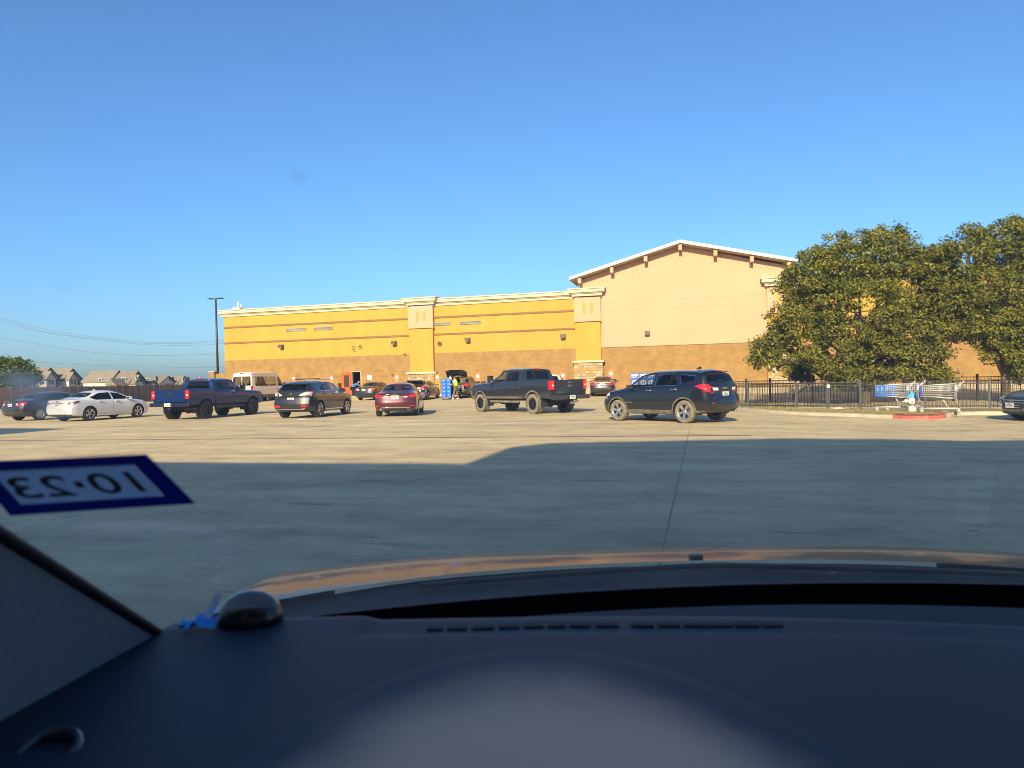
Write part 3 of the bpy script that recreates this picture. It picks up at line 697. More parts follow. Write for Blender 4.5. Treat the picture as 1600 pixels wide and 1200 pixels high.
# --- shapes
def sedan(L=4.85, w=.92, h=1.45, R_=.335, axles=(1.02, 3.84), **k):
    f = L / 4.85
    X = lambda v: v * f
    S = dict(L=L, W=[(0, w * .90), (X(.25), w * .955), (X(.9), w * .99), (X(1.8), w), (X(3.4), w), (X(4.2), w * .97), (X(4.7), w * .9), (L, w * .83)],
             zl=[(0, .34), (X(.3), .24), (X(.9), .20), (X(4.2), .19), (L, .22)],
             zb=[(0, .98), (X(.3), 1.0), (X(1.0), .985), (X(2.2), .955), (X(3.3), .93), (X(4.1), .86), (X(4.6), .74), (L, .60)],
             zt=[(0, 1.02), (X(.12), 1.045), (X(.62), 1.065), (X(.80), 1.10), (X(1.2), 1.27), (X(1.62), h - .04), (X(2.15), h), (X(2.6), h - .012), (X(2.95), h - .09), (X(3.35), 1.19), (X(3.66), 1.02), (X(3.8), .985), (X(4.3), .91), (X(4.65), .81), (L, .66)],
             wr=[(0, w * .74), (X(1), w * .66), (X(1.7), w * .62), (X(2.6), w * .62), (X(3.2), w * .70), (X(3.6), w * .78), (L, w * .74)],
             rear=[(.2, .10), (.42, .03), (.6, .0), (.75, .05), (.95, .10), (1.06, .03)], front=[(.2, .16), (.35, .03), (.5, .0), (.66, .06), (.8, .2)],
             plan_r=.2, plan_f=.42, R=R_, gap=.05, track=w - .125, tw=.22, axles=axles, floor=.24,
             rear_glass=[(-.50, 1.36), (-.64, 1.115), (.64, 1.115), (.50, 1.36)], rear_glass_mat=GLS,
             front_glass=[(-.52, 1.36), (-.70, 1.04), (.70, 1.04), (.52, 1.36)],
             side_glass=[([(X(2.38), 1.36), (X(2.38), .99), (X(3.44), .985), (X(3.30), 1.07), (X(2.86), 1.315)], GLS), ([(X(1.34), .995), (X(2.32), .99), (X(2.32), 1.365), (X(1.74), 1.34), (X(1.12), 1.12)], GLS)],
             doors=[([(X(2.34), .30), (X(3.32), .30), (X(3.50), .55), (X(3.50), .95), (X(2.90), 1.365), (X(2.36), 1.395)], [0]), ([(X(1.50), .30), (X(2.33), .30), (X(2.345), 1.395), (X(1.70), 1.38), (X(1.28), 1.22), (X(1.22), .80)], [1])],
             handles=[(X(2.55), .90, .2), (X(1.58), .92, .2)], mirror=(X(3.22), w + .06, 1.03, .14, .22, .14), seats=(X(2.7), X(1.6), .48),
             lamps=[('taillight', [([(.30, .80), (w, .80), (w, .95), (.34, .95)], 'x', 'r', 0), ([(X(0), .80), (X(.34), .84), (X(.42), .96), (X(.0), .96)], 'y', 'r', 0)], [RED, CLR]),
                    ('headlight', [([(.42, .60), (w, .62), (w, .76), (.5, .70)], 'x', 'f', 0), ([(X(4.35), .70), (L, .58), (L, .70), (X(4.42), .80)], 'y', 'f', 0)], [CLR])],
             patches=[([(-.5, .22), (.5, .22), (.56, .36), (-.56, .36)], 1, 'x', lambda c, n: n.x < -.2 and c.x < 1)])
    S.update(k); return S
def suv(L=4.65, w=.92, h=1.66, R_=.36, axles=(.98, 3.70), **k):
    f = L / 4.65
    X = lambda v: v * f
    S = dict(L=L, W=[(0, w * .88), (X(.25), w * .95), (X(.9), w), (X(3.4), w), (X(4.1), w * .97), (X(4.5), w * .9), (L, w * .84)],
             zl=[(0, .42), (X(.3), .32), (X(.9), .26), (X(3.9), .25), (L, .28)],
             zb=[(0, 1.10), (X(.3), 1.145), (X(.9), 1.13), (X(2.2), 1.085), (X(3.2), 1.05), (X(4.0), .98), (X(4.45), .88), (L, .72)],
             zt=[(0, 1.13), (X(.07), 1.21), (X(.2), 1.38), (X(.34), 1.55), (X(.48), h - .06), (X(.8), h - .03), (X(1.7), h), (X(2.3), h - .005), (X(2.75), h - .085), (X(3.15), h - .31), (X(3.45), 1.16), (X(3.6), 1.105), (X(4.1), 1.03), (X(4.45), .93), (L, .76)],
             wr=[(0, w * .79), (X(.5), w * .70), (X(1.5), w * .68), (X(2.5), w * .67), (X(3.1), w * .74), (X(3.4), w * .79), (L, w * .74)],
             rear=[(.28, .12), (.46, .03), (.62, .0), (.74, .04), (.9, .09), (1.12, .10)], front=[(.25, .16), (.42, .03), (.6, .0), (.8, .06), (.95, .2)],
             plan_r=.17, plan_f=.40, R=R_, gap=.055, track=w - .13, tw=.23, axles=axles, floor=.30,
             rear_glass=[(-.52, h - .16), (-.66, 1.20), (.66, 1.20), (.52, h - .16)],
             front_glass=[(-.54, h - .11), (-.70, 1.16), (.70, 1.16), (.54, h - .11)],
             side_glass=[([(X(2.22), h - .12), (X(2.22), 1.14), (X(3.24), 1.12), (X(3.12), 1.2), (X(2.70), h - .17)], GLS), ([(X(1.20), 1.17), (X(2.14), 1.145), (X(2.14), h - .115), (X(1.38), h - .125)], GLD), ([(X(.62), 1.36), (X(.70), 1.29), (X(1.10), 1.19), (X(1.26), h - .14), (X(.62), h - .2)], GLD)],
             doors=[([(X(2.17), .36), (X(3.14), .36), (X(3.30), .6), (X(3.32), 1.08), (X(2.72), h - .10), (X(2.18), h - .075)], [0]), ([(X(1.42), .36), (X(2.16), .36), (X(2.165), h - .075), (X(1.36), h - .085), (X(1.14), 1.14), (X(1.14), .82)], [1])],
             handles=[(X(2.36), 1.02, .2), (X(1.36), 1.05, .2)], mirror=(X(3.02), w + .07, 1.17, .15, .22, .17), seats=(X(2.5), X(1.45), .58),
             lamps=[('taillight', [([(.45, .93), (w, .95), (w, 1.09), (.5, 1.06)], 'x', 'r', 0), ([(0, .95), (X(.30), .98), (X(.42), 1.09), (0, 1.10)], 'y', 'r', 0)], [RED, CLR]),
                    ('headlight', [([(.42, .74), (w, .76), (w, .92), (.5, .86)], 'x', 'f', 0), ([(X(4.05), .86), (L, .74), (L, .84), (X(4.1), .96)], 'y', 'f', 0)], [CLR])])
    S.update(k); return S
def badge_text(root, txt_boxes, x, y, z, mt=CHR, name='nameplate'):
    m = MB()
    for a, b, c in txt_boxes: m.box((x - .006, y + a, z), (x + .006, y + a + b, z + c))
    return m.build(name, mt, root)
def letters(n, w, h): return [(k * w, w * .62, h) for k in range(n)]
# black crossover turned away at three quarters
eq = thing('crossover', 'black crossover with dusty wheels and chrome window line, nearest of the vehicles', 'car')
S = suv(L=4.65, w=.92, h=1.66, R_=.355, axles=(.98, 3.705), paint=paint('black_paint', (.004, .005, .008), dust=.02), clad=[((-.1, 4.8), .40)], clad_mat=CLAD, chrome_glass=True, handle_mat=CHR, mirror_mat=BLK, mirror=(3.08, .98, 1.13, .12, .20, .13),
        wheels=wheel_meshes('eq', .355, .235, {'spoke': .055, 'rim': .68, 'twin': 1}, DTYRE, ALU, 5))
S['front_glass_mat'] = GLC; S['side_glass'][0] = (S['side_glass'][0][0], GLC)
S['rear_glass'] = [(-.56, 1.52), (-.70, 1.24), (.70, 1.24), (.56, 1.52)]
S['lamps'][0] = ('taillight', [([(.36, .97), (.60, .93), (.92, .97), (.92, 1.17), (.6, 1.12)], 'x', 'r', 0), ([(.34, 1.0), (.56, 1.0), (.60, 1.09), (.36, 1.08)], 'x', 'r', 1), ([(0, .93), (.18, .97), (.58, 1.14), (.40, 1.19), (0, 1.17)], 'y', 'r', 0)], [RED, CLR])
make_car(eq, S); park(eq, (.98, .79), gp(1072, 661.3), -39)
MB().box((.02, -.50, .565), (.10, .50, .59)).build('bumper_trim', CHR, eq)
for sg in (1, -1): MB().box((.05, sg * .56 - .14, .60), (.2, sg * .56 + .14, .635)).build('reflector', RED, eq)
plate(eq, .085, 0, .88); bowtie(eq, .09, 1.06, .17, mat('gold_emblem', (.6, .45, .15), .25, .8)); badge_text(eq, letters(7, .035, .025), .085, .32, .76)
m = MB(); m.prism([(.95, 1.655), (1.16, 1.655), (1.0, 1.74), (.96, 1.74)], -.02, .02); m.build('antenna_fin', BLK, eq)
m = MB().grid([[(.33, y, 1.60 - .03 * (y / .6) ** 2), (.52, y, 1.645 - .03 * (y / .6) ** 2)] for y in [-.6 + .1 * i for i in range(13)]]); m.grid([[(.33, y, 1.60 - .03 * (y / .6) ** 2), (.42, y, 1.58 - .03 * (y / .6) ** 2)] for y in [-.6 + .1 * i for i in range(13)]]); m.build('spoiler', S['paint'], eq)
MB().box((.34, -.12, 1.575), (.36, .12, 1.59)).build('brake_light', RED, eq)
MB().tube([(.16, -.15, 1.27), (.17, .25, 1.30)], .012).build('wiper', BLK, eq)
m = MB(); [m.box((3.02 + k * .045, .905, .62), (3.05 + k * .045, .935, .645)) for k in range(7)]; m.build('nameplate', CHR, eq)
MB().tube([(.12, -.62, .33), (.35, -.62, .36)], .035).build('exhaust', CHR, eq)
# dark grey crossover
rx = thing('crossover', 'dark grey crossover with roof rails and silver multi-spoke wheels, behind the passenger van', 'car')
S = suv(L=4.77, w=.94, h=1.66, R_=.37, axles=(1.0, 3.74), paint=paint('dark_grey_paint', (.013, .015, .016), metal=.12), chrome_glass=True,
        wheels=wheel_meshes('rx', .37, .24, {'spoke': .075, 'rim': .70}, RUB, ALU, 5), floor=.32)
S['side_glass'][0] = (S['side_glass'][0][0], GLC); S['side_glass'][2] = ([(1.0, 1.25), (1.16, 1.2), (1.2, 1.42), (1.16, 1.4)], GLD)
S['side_glass'][1] = ([(1.08, 1.19), (2.19, 1.145), (2.19, 1.545), (1.62, 1.535), (1.22, 1.32)], GLS); S['side_glass'].pop(2)
S['zt'] = [(0, 1.13), (.07, 1.20), (.26, 1.34), (.50, 1.50), (.66, 1.575), (.95, 1.62), (1.75, 1.66), (2.35, 1.655), (2.8, 1.58), (3.25, 1.37), (3.55, 1.17), (3.7, 1.11), (4.2, 1.03), (4.56, .93), (4.77, .76)]
S['rear_glass'] = [(-.54, 1.50), (-.70, 1.21), (.70, 1.21), (.54, 1.50)]
pk = mat('pale_lens', (.72, .42, .44), .15, coat=1)
S['lamps'][0] = ('taillight', [([(.34, 1.0), (.94, .98), (.94, 1.16), (.60, 1.14)], 'x', 'r', 1), ([(.66, 1.04), (.94, 1.04), (.94, 1.16), (.66, 1.14)], 'x', 'r', 0), ([(0, 1.0), (.28, 1.02), (.50, 1.15), (0, 1.16)], 'y', 'r', 0)], [pk, CLR])
make_car(rx, S); park(rx, (1.0, -.81), gp(497.5, 652.2), 12)
for sg in (1, -1):
    MB().tube([(1.15, sg * .60, 1.63), (1.3, sg * .61, 1.70), (2.5, sg * .61, 1.70), (2.8, sg * .60, 1.62)], .02).build('roof_rail', ALU, rx)
    MB().box((.03, sg * .64 - .13, .50), (.2, sg * .64 + .13, .59)).build('reflector', RED, rx)
    MB().box((1.45, sg * .925 - .01, .33), (3.2, sg * .925 + .01, .37)).build('sill_trim', CHR, rx)
for x in (1.6,): MB().tube([(x, -.62, 1.73), (x, .62, 1.73)], .018).build('roof_bar', BLK, rx)
m = MB().box((.05, -.42, .985), (.10, .42, 1.03)); m.build('chrome_bar', CHR, rx); oval(rx, .06, 0, 1.075, .075, .055, CHR)
plate(rx, .085, 0, .84)
m = MB().grid([[(.42, y, 1.535 - .05 * (y / .6) ** 2), (.74, y, 1.615 - .05 * (y / .6) ** 2)] for y in [-.62 + .124 * i for i in range(11)]]); m.grid([[(.42, y, 1.535 - .05 * (y / .6) ** 2), (.52, y, 1.50 - .05 * (y / .6) ** 2)] for y in [-.62 + .124 * i for i in range(11)]]); m.build('spoiler', S['paint'], rx)
MB().box((.02, -.66, .395), (.10, .66, .42)).build('bumper_trim', ALU, rx)
# maroon sedan
ki = thing('sedan', 'maroon sedan with white licence plate seen straight from behind', 'car')
S = sedan(L=4.85, w=.93, h=1.46, paint=paint('maroon_paint', (.085, .008, .014), metal=.3), handle_mat=CHR, wheels=wheel_meshes('ki', .335, .22, {'spoke': .06, 'rim': .68}, RUB, ALU, 7))
S['lamps'][0] = ('taillight', [([(.34, .84), (.93, .80), (.93, .955), (.36, .92)], 'x', 'r', 0), ([(.36, .83), (.52, .82), (.52, .865), (.36, .87)], 'x', 'r', 1), ([(0, .80), (.30, .86), (.40, .955), (0, .955)], 'y', 'r', 0)], [RED, CLR])
make_car(ki, S); park(ki, (1.02, .8), gp(593, 650.6), -3)
plate(ki, .065, 0, .84); oval(ki, .05, 0, .985, .075, .04, CHR)
MB().box((.0, -.62, .385), (.10, .62, .415)).build('bumper_trim', CHR, ki)
for sg in (1, -1): oval(ki, .09, sg * .58, .31, .075, .035, CHR, .012, 'exhaust')
for sg in (1, -1): MB().box((.0, sg * .72 - .09, .45), (.08, sg * .72 + .09, .48)).build('reflector', RED, ki)
MB().box((.03, -.4, .925), (.06, .4, .94)).build('chrome_bar', CHR, ki)
oval(ki, 1.0, 0, 1.235, .0601, .006, RED, .05, 'brake_light')
# white sedan
ca = thing('sedan', 'white sedan with dark side windows parked on the open lot', 'car')
S = sedan(L=4.88, w=.92, h=1.445, R_=.34, axles=(1.03, 3.855), paint=paint('white_paint', (.74, .75, .76)), mirror_mat=paint('white_paint', (0, 0, 0)), wheels=wheel_meshes('ca', .34, .225, {'spoke': .045, 'rim': .70, 'twin': 1}, RUB, ALU, 5))
S['rear_glass_mat'] = S['front_glass_mat'] = GLS; S['side_glass'] = [(p, GLD) for p, g_ in S['side_glass']]
S['lamps'][0] = ('taillight', [([(.44, .83), (.92, .80), (.92, .93), (.50, .91)], 'x', 'r', 0), ([(.36, .86), (.5, .85), (.5, .92), (.36, .92)], 'x', 'r', 1), ([(0, .81), (.22, .83), (.30, .94), (0, .94)], 'y', 'r', 0), ([(.22, .83), (.52, .93), (.50, .965), (.28, .945)], 'y', 'r', 2)], [RED, CLR, BLK])
make_car(ca, S); park(ca, (1.03, -.795), (-20.3, 34.0), 18.5)
plate(ca, .06, 0, .80); oval(ca, .055, 0, .955, .06, .045, CHR); MB().box((.03, -.36, .895), (.07, .36, .915)).build('chrome_bar', CHR, ca)
m = MB(); m.prism([(2.0, 1.44), (2.2, 1.44), (2.05, 1.50), (2.02, 1.50)], -.02, .02); m.build('antenna_fin', S['paint'], ca)
# dark sedan beside it
ds = thing('sedan', 'dark grey sedan with glowing red tail lamps parked behind the white sedan', 'car')
S = sedan(L=4.62, w=.90, h=1.44, R_=.325, axles=(.98, 3.68), paint=paint('slate_paint', (.035, .037, .055), metal=.4), wheels=wheel_meshes('ds', .325, .21, {'spoke': .055, 'rim': .68}, RUB, ALU, 9))
S['lamps'][0] = ('taillight', [([(.40, .76), (.9, .74), (.9, .96), (.48, .92)], 'x', 'r', 0), ([(.42, .80), (.52, .80), (.52, .88), (.42, .88)], 'x', 'r', 1), ([(0, .75), (.26, .80), (.40, .95), (0, .96)], 'y', 'r', 0)], [RED, CLR])
make_car(ds, S); park(ds, (.98, -.775), (-24.0, 36.0), 22)
plate(ds, .06, 0, .80); oval(ds, .045, 0, .95, .06, .045, CHR)
m = MB().box((.02, -.62, 1.065), (.2, .62, 1.085)); m.build('spoiler', S['paint'], ds)
# black sedan at the wall, silver sedan with raised trunk lid, sedan by the stone pilaster
bs = thing('sedan', 'black older sedan backed out from the store doorway beside the man in blue', 'car')
S = sedan(L=4.6, w=.87, h=1.47, R_=.32, axles=(.98, 3.6), paint=paint('charcoal_paint', (.014, .017, .018), metal=.1), wheels=wheel_meshes('bs', .32, .2, {'spoke': .06, 'rim': .66}, RUB, ALU, 7))
S['lamps'][0] = ('taillight', [([(.40, .76), (.87, .74), (.87, .98), (.50, .94)], 'x', 'r', 0), ([(.40, .78), (.54, .78), (.54, .9), (.40, .88)], 'x', 'r', 1), ([(0, .75), (.24, .80), (.42, .96), (0, .97)], 'y', 'r', 0)], [mat('orange_lens', (.75, .10, .04), .2, coat=1), CLR])
make_car(bs, S); park(bs, (.98, .745), gp(563.5, 625.4), 15)
plate(bs, .06, 0, .83); oval(bs, .045, 0, .99, .06, .045, CHR)
m = MB().tube([(.5, -.3, 1.06), (.5, -.3, 1.5)], .012); m.bar((.5, -.3, 1.5), (.46, -.05, 1.58), .03); m.build('antenna', BLK, bs)
si = thing('sedan', 'silver grey sedan with its trunk lid raised beside the stone pilaster base', 'car')
S = sedan(L=4.5, w=.88, h=1.44, R_=.32, axles=(.95, 3.6), paint=paint('silver_paint', (.36, .335, .32), metal=.55), wheels=wheel_meshes('bs', .32, .2, {'spoke': .06, 'rim': .66}, RUB, ALU, 7))
S['lid'] = ([(-.62, 1.2), (-.62, .72), (.62, .72), (.62, 1.2)], lambda c, n: c.x < .60, (.62, 1.06), 62); S['lid_name'] = 'trunk_lid'
make_car(si, S); park(si, (3.6, -.755), gp(683.5, 621.8), 11)
MB().box((.12, -.62, .4), (.6, .62, .62)).build('trunk_liner', SEAT, si)
ps = thing('sedan', 'black sedan with silver trunk band parked against the stone pilaster', 'car')
S = sedan(L=4.85, w=.93, h=1.45, paint=paint('near_black_paint', (.014, .015, .02), metal=.2), wheels=wheel_meshes('ki', .335, .22, {'spoke': .06, 'rim': .68}, RUB, ALU, 7))
make_car(ps, S); park(ps, (1.02, .8), gp(925, 619), 9)
plate(ps, .06, 0, .88); MB().box((.0, -.66, .50), (.09, .66, .53)).build('bumper_trim', CHR, ps); MB().box((.0, -.6, .945), (.065, .6, 1.0)).build('chrome_bar', ALU, ps)
# black suv with raised liftgate
ol = thing('crossover', 'black crossover with its liftgate wide open beside the stack of blue totes', 'car')
S = suv(L=4.7, w=.94, h=1.72, R_=.36, axles=(1.0, 3.75), paint=paint('gloss_black_paint', (.012, .011, .011), metal=.2), wheels=wheel_meshes('ol', .36, .23, {'spoke': .06, 'rim': .68}, RUB, ALU, 7))
S['lid'] = ([(-.72, 1.66), (-.82, 1.2), (-.80, .70), (.80, .70), (.82, 1.2), (.72, 1.66)], lambda c, n: c.x < .62 and n.x < .2, (.55, 1.68), 88); S['lid_name'] = 'liftgate'; S['lid_glass'] = True
make_car(ol, S); park(ol, (1.0, -.81), gp(735, 621.6), 10)
plate(ol, .05, .2, .58); MB().box((.0, -.6, .50), (.1, .6, .52)).build('bumper_trim', CHR, ol)
MB().box((.25, -.7, .62), (1.2, .7, .66)).build('cargo_floor', SEAT, ol)
m = MB().box((.35, -.45, .661), (.8, .1, .98)); m.bevel(.03, 1); m.build('cargo_bag', mat('canvas_bag', (.35, .30, .22), .9), ol)
# cream suv almost hidden by the pickup bed
cr = thing('crossover', 'cream coloured vehicle showing only its roof above the dark grey pickup bed', 'car')
S = suv(L=4.7, w=.94, h=1.70, R_=.36, axles=(1.0, 3.75), paint=paint('cream_paint', (.66, .58, .45)), wheels=wheel_meshes('ol', .36, .23, {'spoke': .06, 'rim': .68}, RUB, ALU, 7))
make_car(cr, S); P = at_y(861, 600, 53.0); park(cr, (1.0, 0), (P.x, 53.0), 8)
# silver front end at the edge of the picture
hy = thing('sedan', 'grey blue sedan nose with barred dark grille at the picture edge beside the fence', 'car')
S = sedan(L=4.8, w=.93, h=1.47, paint=paint('steel_paint', (.13, .15, .18), metal=.5), wheels=wheel_meshes('ki', .335, .22, {'spoke': .06, 'rim': .68}, RUB, ALU, 7))
S['patches'] = S['patches'] + [([(-.60, .70), (-.42, .38), (.42, .38), (.60, .70), (.40, .76), (-.40, .76)], 1, 'x', lambda c, n: n.x > .3 and c.x > 4.0), ([(-.80, .2), (.80, .2), (.8, .30), (-.8, .30)], 1, 'x', lambda c, n: n.x > .2 and c.x > 4.0)]
S['lamps'][1] = ('headlight', [([(.60, .62), (w_ := .93, .64), (.93, .78), (.64, .76)], 'x', 'f', 0), ([(4.25, .72), (4.8, .62), (4.8, .75), (4.35, .80)], 'y', 'f', 0)], [CLR])
make_car(hy, S)
hp = gp(1567, 660); th = R(90 + 95); hy.rotation_euler = (0, 0, th); hy.location = (hp.x + .62 - 4.70 * math.cos(th), hp.y + .35 - 4.70 * math.sin(th), zg(hp.x + 1, hp.y))
for k in range(4):
    z = .44 + k * .075; hw = .43 + k * .045
    MB().tube([(4.81 - .10 * abs(t) ** 2, t * hw, z) for t in (-1, -.6, -.2, .2, .6, 1)], .015).build('grille_bar', CHR, hy)
for sg in (1, -1): MB().tube([(4.77, sg * .43, .38), (4.69, sg * .62, .70), (4.62, sg * .50, .775)], .022).build('grille_frame', CHR, hy)
oval(hy, 4.80, 0, .66, .085, .045, CHR); plate(hy, 4.825, -.05, .50, 0, 1)

# --- pickups
def pickup(root, L, w, h, xb, axles, Rr, tw, P, wheels, belt, lift=0, mirror=None, dusty=None, hood=1.22, **k):
    z = lift
    S = dict(L=L, x0=xb, W=[(xb, w * .965), (xb + .5, w * .98), (L - 1.4, w * .985), (L - .5, w * .985), (L - .15, w * .95), (L, w * .9)],
             zl=[(xb, .56 + z), (L - .9, .54 + z), (L, .50 + z)], zb=[(xb, belt), (L - 2.0, belt - .01), (L - 1.5, hood), (L - .3, hood - .07), (L, hood - .2)],
             zt=[(xb, h - .05), (xb + .4, h - .015), (xb + 1.2, h), (xb + 1.55, h - .02), (L - 2.25, h - .22), (L - 1.85, belt + .22), (L - 1.6, hood + .075), (L - .9, hood + .06), (L - .25, hood - .01), (L, hood - .16)],
             wr=[(xb, w * .72), (xb + 1.4, w * .71), (L - 2.1, w * .78), (L - 1.7, w * .84), (L, w * .8)], rear=[(.5, 0), (belt, 0), (h, .10)], front=[(.4, .12), (.7, 0), (hood, .06)], plan_r=.03, plan_f=.2, fall=.4, crown=3.2,
             paint=P, R=Rr, gap=.10, track=w - .16, tw=tw, axles=axles, floor=.48 + z, wheels=wheels,
             rear_glass=[(-.60, h - .11), (-.68, belt + .10), (.68, belt + .10), (.60, h - .11)], rear_glass_mat=k.get('rg', GLS),
             front_glass=[(-.6, h - .12), (-.74, belt + .12), (.74, belt + .12), (.6, h - .12)],
             side_glass=[([(xb + 1.22, h - .13), (xb + 1.22, belt + .05), (L - 2.02, belt + .04), (L - 2.12, belt + .14), (L - 2.55, h - .17)], k.get('sg', GLS)), ([(xb + .24, belt + .06), (xb + 1.14, belt + .05), (xb + 1.14, h - .13), (xb + .30, h - .15)], GLD)],
             doors=[([(xb + 1.185, .66 + z), (L - 2.0, .66 + z), (L - 1.88, .9 + z), (L - 1.88, belt), (L - 2.50, h - .11), (xb + 1.185, h - .09)], [0]), ([(xb + .34, .66 + z), (xb + 1.175, .66 + z), (xb + 1.175, h - .09), (xb + .22, h - .10), (xb + .12, belt), (xb + .12, .95 + z)], [1])],
             handles=[(xb + 1.4, belt - .12, .2), (xb + .36, belt - .12, .2)], mirror=mirror or (L - 2.15, w + .16, belt + .12, .12, .26, .24), mirror_mat=BLK, seats=(xb + 1.5, xb + .75, belt - .5),
             lamps=[('headlight', [([(.55, hood - .22), (w, hood - .22), (w, hood - .06), (.55, hood - .06)], 'x', 'f', 0)], [CLR])],
             patches=[([(-.5, hood - .42), (.5, hood - .42), (.5, hood - .06), (-.5, hood - .06)], 1, 'x', lambda c, n: n.x > .3 and c.x > L - .6)], clad_mat=dusty or BLK)
    if dusty: S['clad'] = [((xb - .1, L), .66 + z)]
    make_car(root, S)
    # cargo bed: outer walls, rails, inner box
    zt = belt + .08; zf = zt - .53; mats = [P, BLK, CHR, dusty or BLK]; bm = bmesh.new()
    prof = [(w * .90, .58 + z), (w * .945, .62 + z), (w * .965, .75 + z), (w * .985, .95 + z), (w * .985, zt - .25), (w * .97, zt - .10), (w * .965, zt - .012), (w * .955, zt), (w * .87, zt), (w * .86, zt - .02), (w * .86, zf), (w * .80, zf)]
    xs = [.06 + i * (xb - .075) / 40 for i in range(41)]
    for sg in (1, -1):
        V = [[bm.verts.new((x, sg * y, zz)) for y, zz in prof] for x in xs]
        for a, b in zip(V, V[1:]):
            for i in range(len(prof) - 1):
                q = (a[i], b[i], b[i + 1], a[i + 1]); f = bm.faces.new(q[::-1] if sg > 0 else q); f.smooth = True
                if i >= 8: f.material_index = 1
        for V_ in (V[0], V[-1]): bm.faces.new(V_)
        x = axles[0]; ra = Rr + .10
        for f in (cut(bm, [(x + (ra + .07) * math.cos(math.pi * k_ / 10), Rr + (ra + .07) * math.sin(math.pi * k_ / 10)) for k_ in range(20)], 'y', lambda c, n: c.y * sg > w * .88) if dusty else []): f.material_index = 3
        bmesh.ops.delete(bm, geom=cut(bm, [(x + ra * math.cos(math.pi * k_ / 10), Rr + ra * math.sin(math.pi * k_ / 10)) for k_ in range(20)], 'y', lambda c, n: c.y * sg > w * .88), context='FACES')
    me = bpy.data.meshes.new('cargo_bed'); bm.to_mesh(me); bm.free()
    for mm in mats: me.materials.append(mm)
    me.set_sharp_from_angle(angle=R(40)); put('cargo_bed', me, root)
    MB().box((.07, -w * .86, zf - .04), (xb - .02, w * .86, zf + .005)).box((xb - .05, -w * .88, zf), (xb - .016, w * .88, zt)).build('bed_floor', BLK, root)
    tg = MB().box((.0, -w * .80, .74 + z), (.055, w * .80, zt + .01)); tg.bevel(.015, 2)
    tg = tg.build('tailgate', P, root, smooth=40)
    mt = MB().box((-.012, -w * .72, .80 + z), (.0, w * .72, zt - .06)); mt.bevel(.008, 1); mt.build('tailgate_panel', P, tg)
    MB().box((-.03, -.14, zt - .155), (.0, .14, zt - .07)).bevel(.01, 1).build('handle', k.get('hmat', BLK), tg)
    MB().box((-.034, -.10, zt - .14), (-.0301, .10, zt - .085)).build('handle_rim', CHR, tg)
    bowtie(tg, -.012, zt - .25, .23, k.get('em', CHR)); badge_text(tg, letters(8, .04, .028), -.014, .38, .80 + z + .03, name='nameplate')
    for sg in (1, -1):
        t = MB().box((-.02, sg * w * .885 - .075, zt - .40), (.14, sg * w * .885 + .11, zt - .02)); t.bevel(.02, 2); t = t.build('taillight', RED, root, smooth=40)
        MB().box((-.026, sg * w * .885 - .05, zt - .255), (-.0201, sg * w * .885 + .05, zt - .19)).build('reverse_lamp', CLR, t)
        m = MB()
        for q in (.10, .31): m.box((-.025, sg * w * .885 - .05, zt - q - .05), (-.0201, sg * w * .885 + .05, zt - q + .03))
        m.build('lamp_cell', mat('bright_red_lens', (.85, .05, .05), .15, coat=1), t)
    b = MB().box((-.20, -w * .96, .54 + z), (.0, w * .96, .72 + z)); b.bevel(.04, 2); b = b.build('rear_bumper', k.get('bump', P), root, smooth=40)
    MB().box((-.21, -.26, .55 + z), (-.19, .26, .69 + z)).build('plate_recess', BLK, b); plate(b, -.205, 0, .63 + z)
    m = MB().box((.0, -.42, .46 + z), (L - .6, -.30, .60 + z)).box((.0, .30, .46 + z), (L - .6, .42, .60 + z)).box((-.12, -.06, .42 + z), (.3, .06, .52 + z)); m.lathe([(.04, -.13), (.17, -.05), (.17, .05), (.04, .13)], 14, Matrix.Translation((axles[0], 0, Rr)) @ Matrix.Rotation(R(90), 4, 'Y'))
    m.box((axles[0] - .9, -.33, .40 + z), (axles[0] - .45, .33, .47 + z)); m.build('chassis', BLK, root)
    MB().tube([(.15, -w * .6, .42 + z), (1.2, -w * .6, .45 + z)], .04).build('exhaust', mat('rusty_steel', (.18, .10, .06), .7, .4), root)
    for sg in (1, -1): MB().tube([(xb + .05, sg * (w + .02), .46 + z), (xb + .15, sg * (w + .04), .44 + z), (L - 2.0, sg * (w + .04), .44 + z), (L - 1.9, sg * (w + .02), .47 + z)], .055, 10).build('side_step', k.get('step', BLK), root)
hd = thing('pickup', 'dark grey four door pickup with tan dusty tyres and tall towing mirrors', 'pickup')
DP = mat('dusty_paint', (.19, .165, .125), .8, var=.3, vscale=4)
pickup(hd, 6.09, 1.02, 1.97, 2.02, (1.24, 5.13), .415, .29, paint('graphite_paint', (.014, .018, .024), metal=.15, dust=.14, rough=.45), wheel_meshes('hd', .415, .29, {'spoke': .07, 'rim': .60, 'knobs': 1}, DTYRE, GUN, 8), 1.33, .06, mirror=(3.95, 1.22, 1.50, .12, .26, .34), dusty=DP, hood=1.30, hmat=BLK, bump=mat('dull_chrome', (.10, .10, .105), .3, .7), step=DP, sg=GLC)
park(hd, (1.24, .86), gp(836, 646.4), -37)
MB().box((.0, -.14, 0), (.03, .14, .05)).build('brake_light', RED, hd, (2.105, 0, 1.895))
m = MB().box((-.30, -.05, .40), (-.1, .05, .50)); m.tube([(-.30, 0, .5), (-.30, 0, .58)], .03); m.box((-.22, -.30, .47), (-.18, -.10, .55)); m.build('tow_hitch', mat('worn_steel', (.42, .38, .33), .4, .8), hd)
bt = thing('pickup', 'blue four door pickup with black wheels and blue tailgate beside the white sedan', 'pickup')
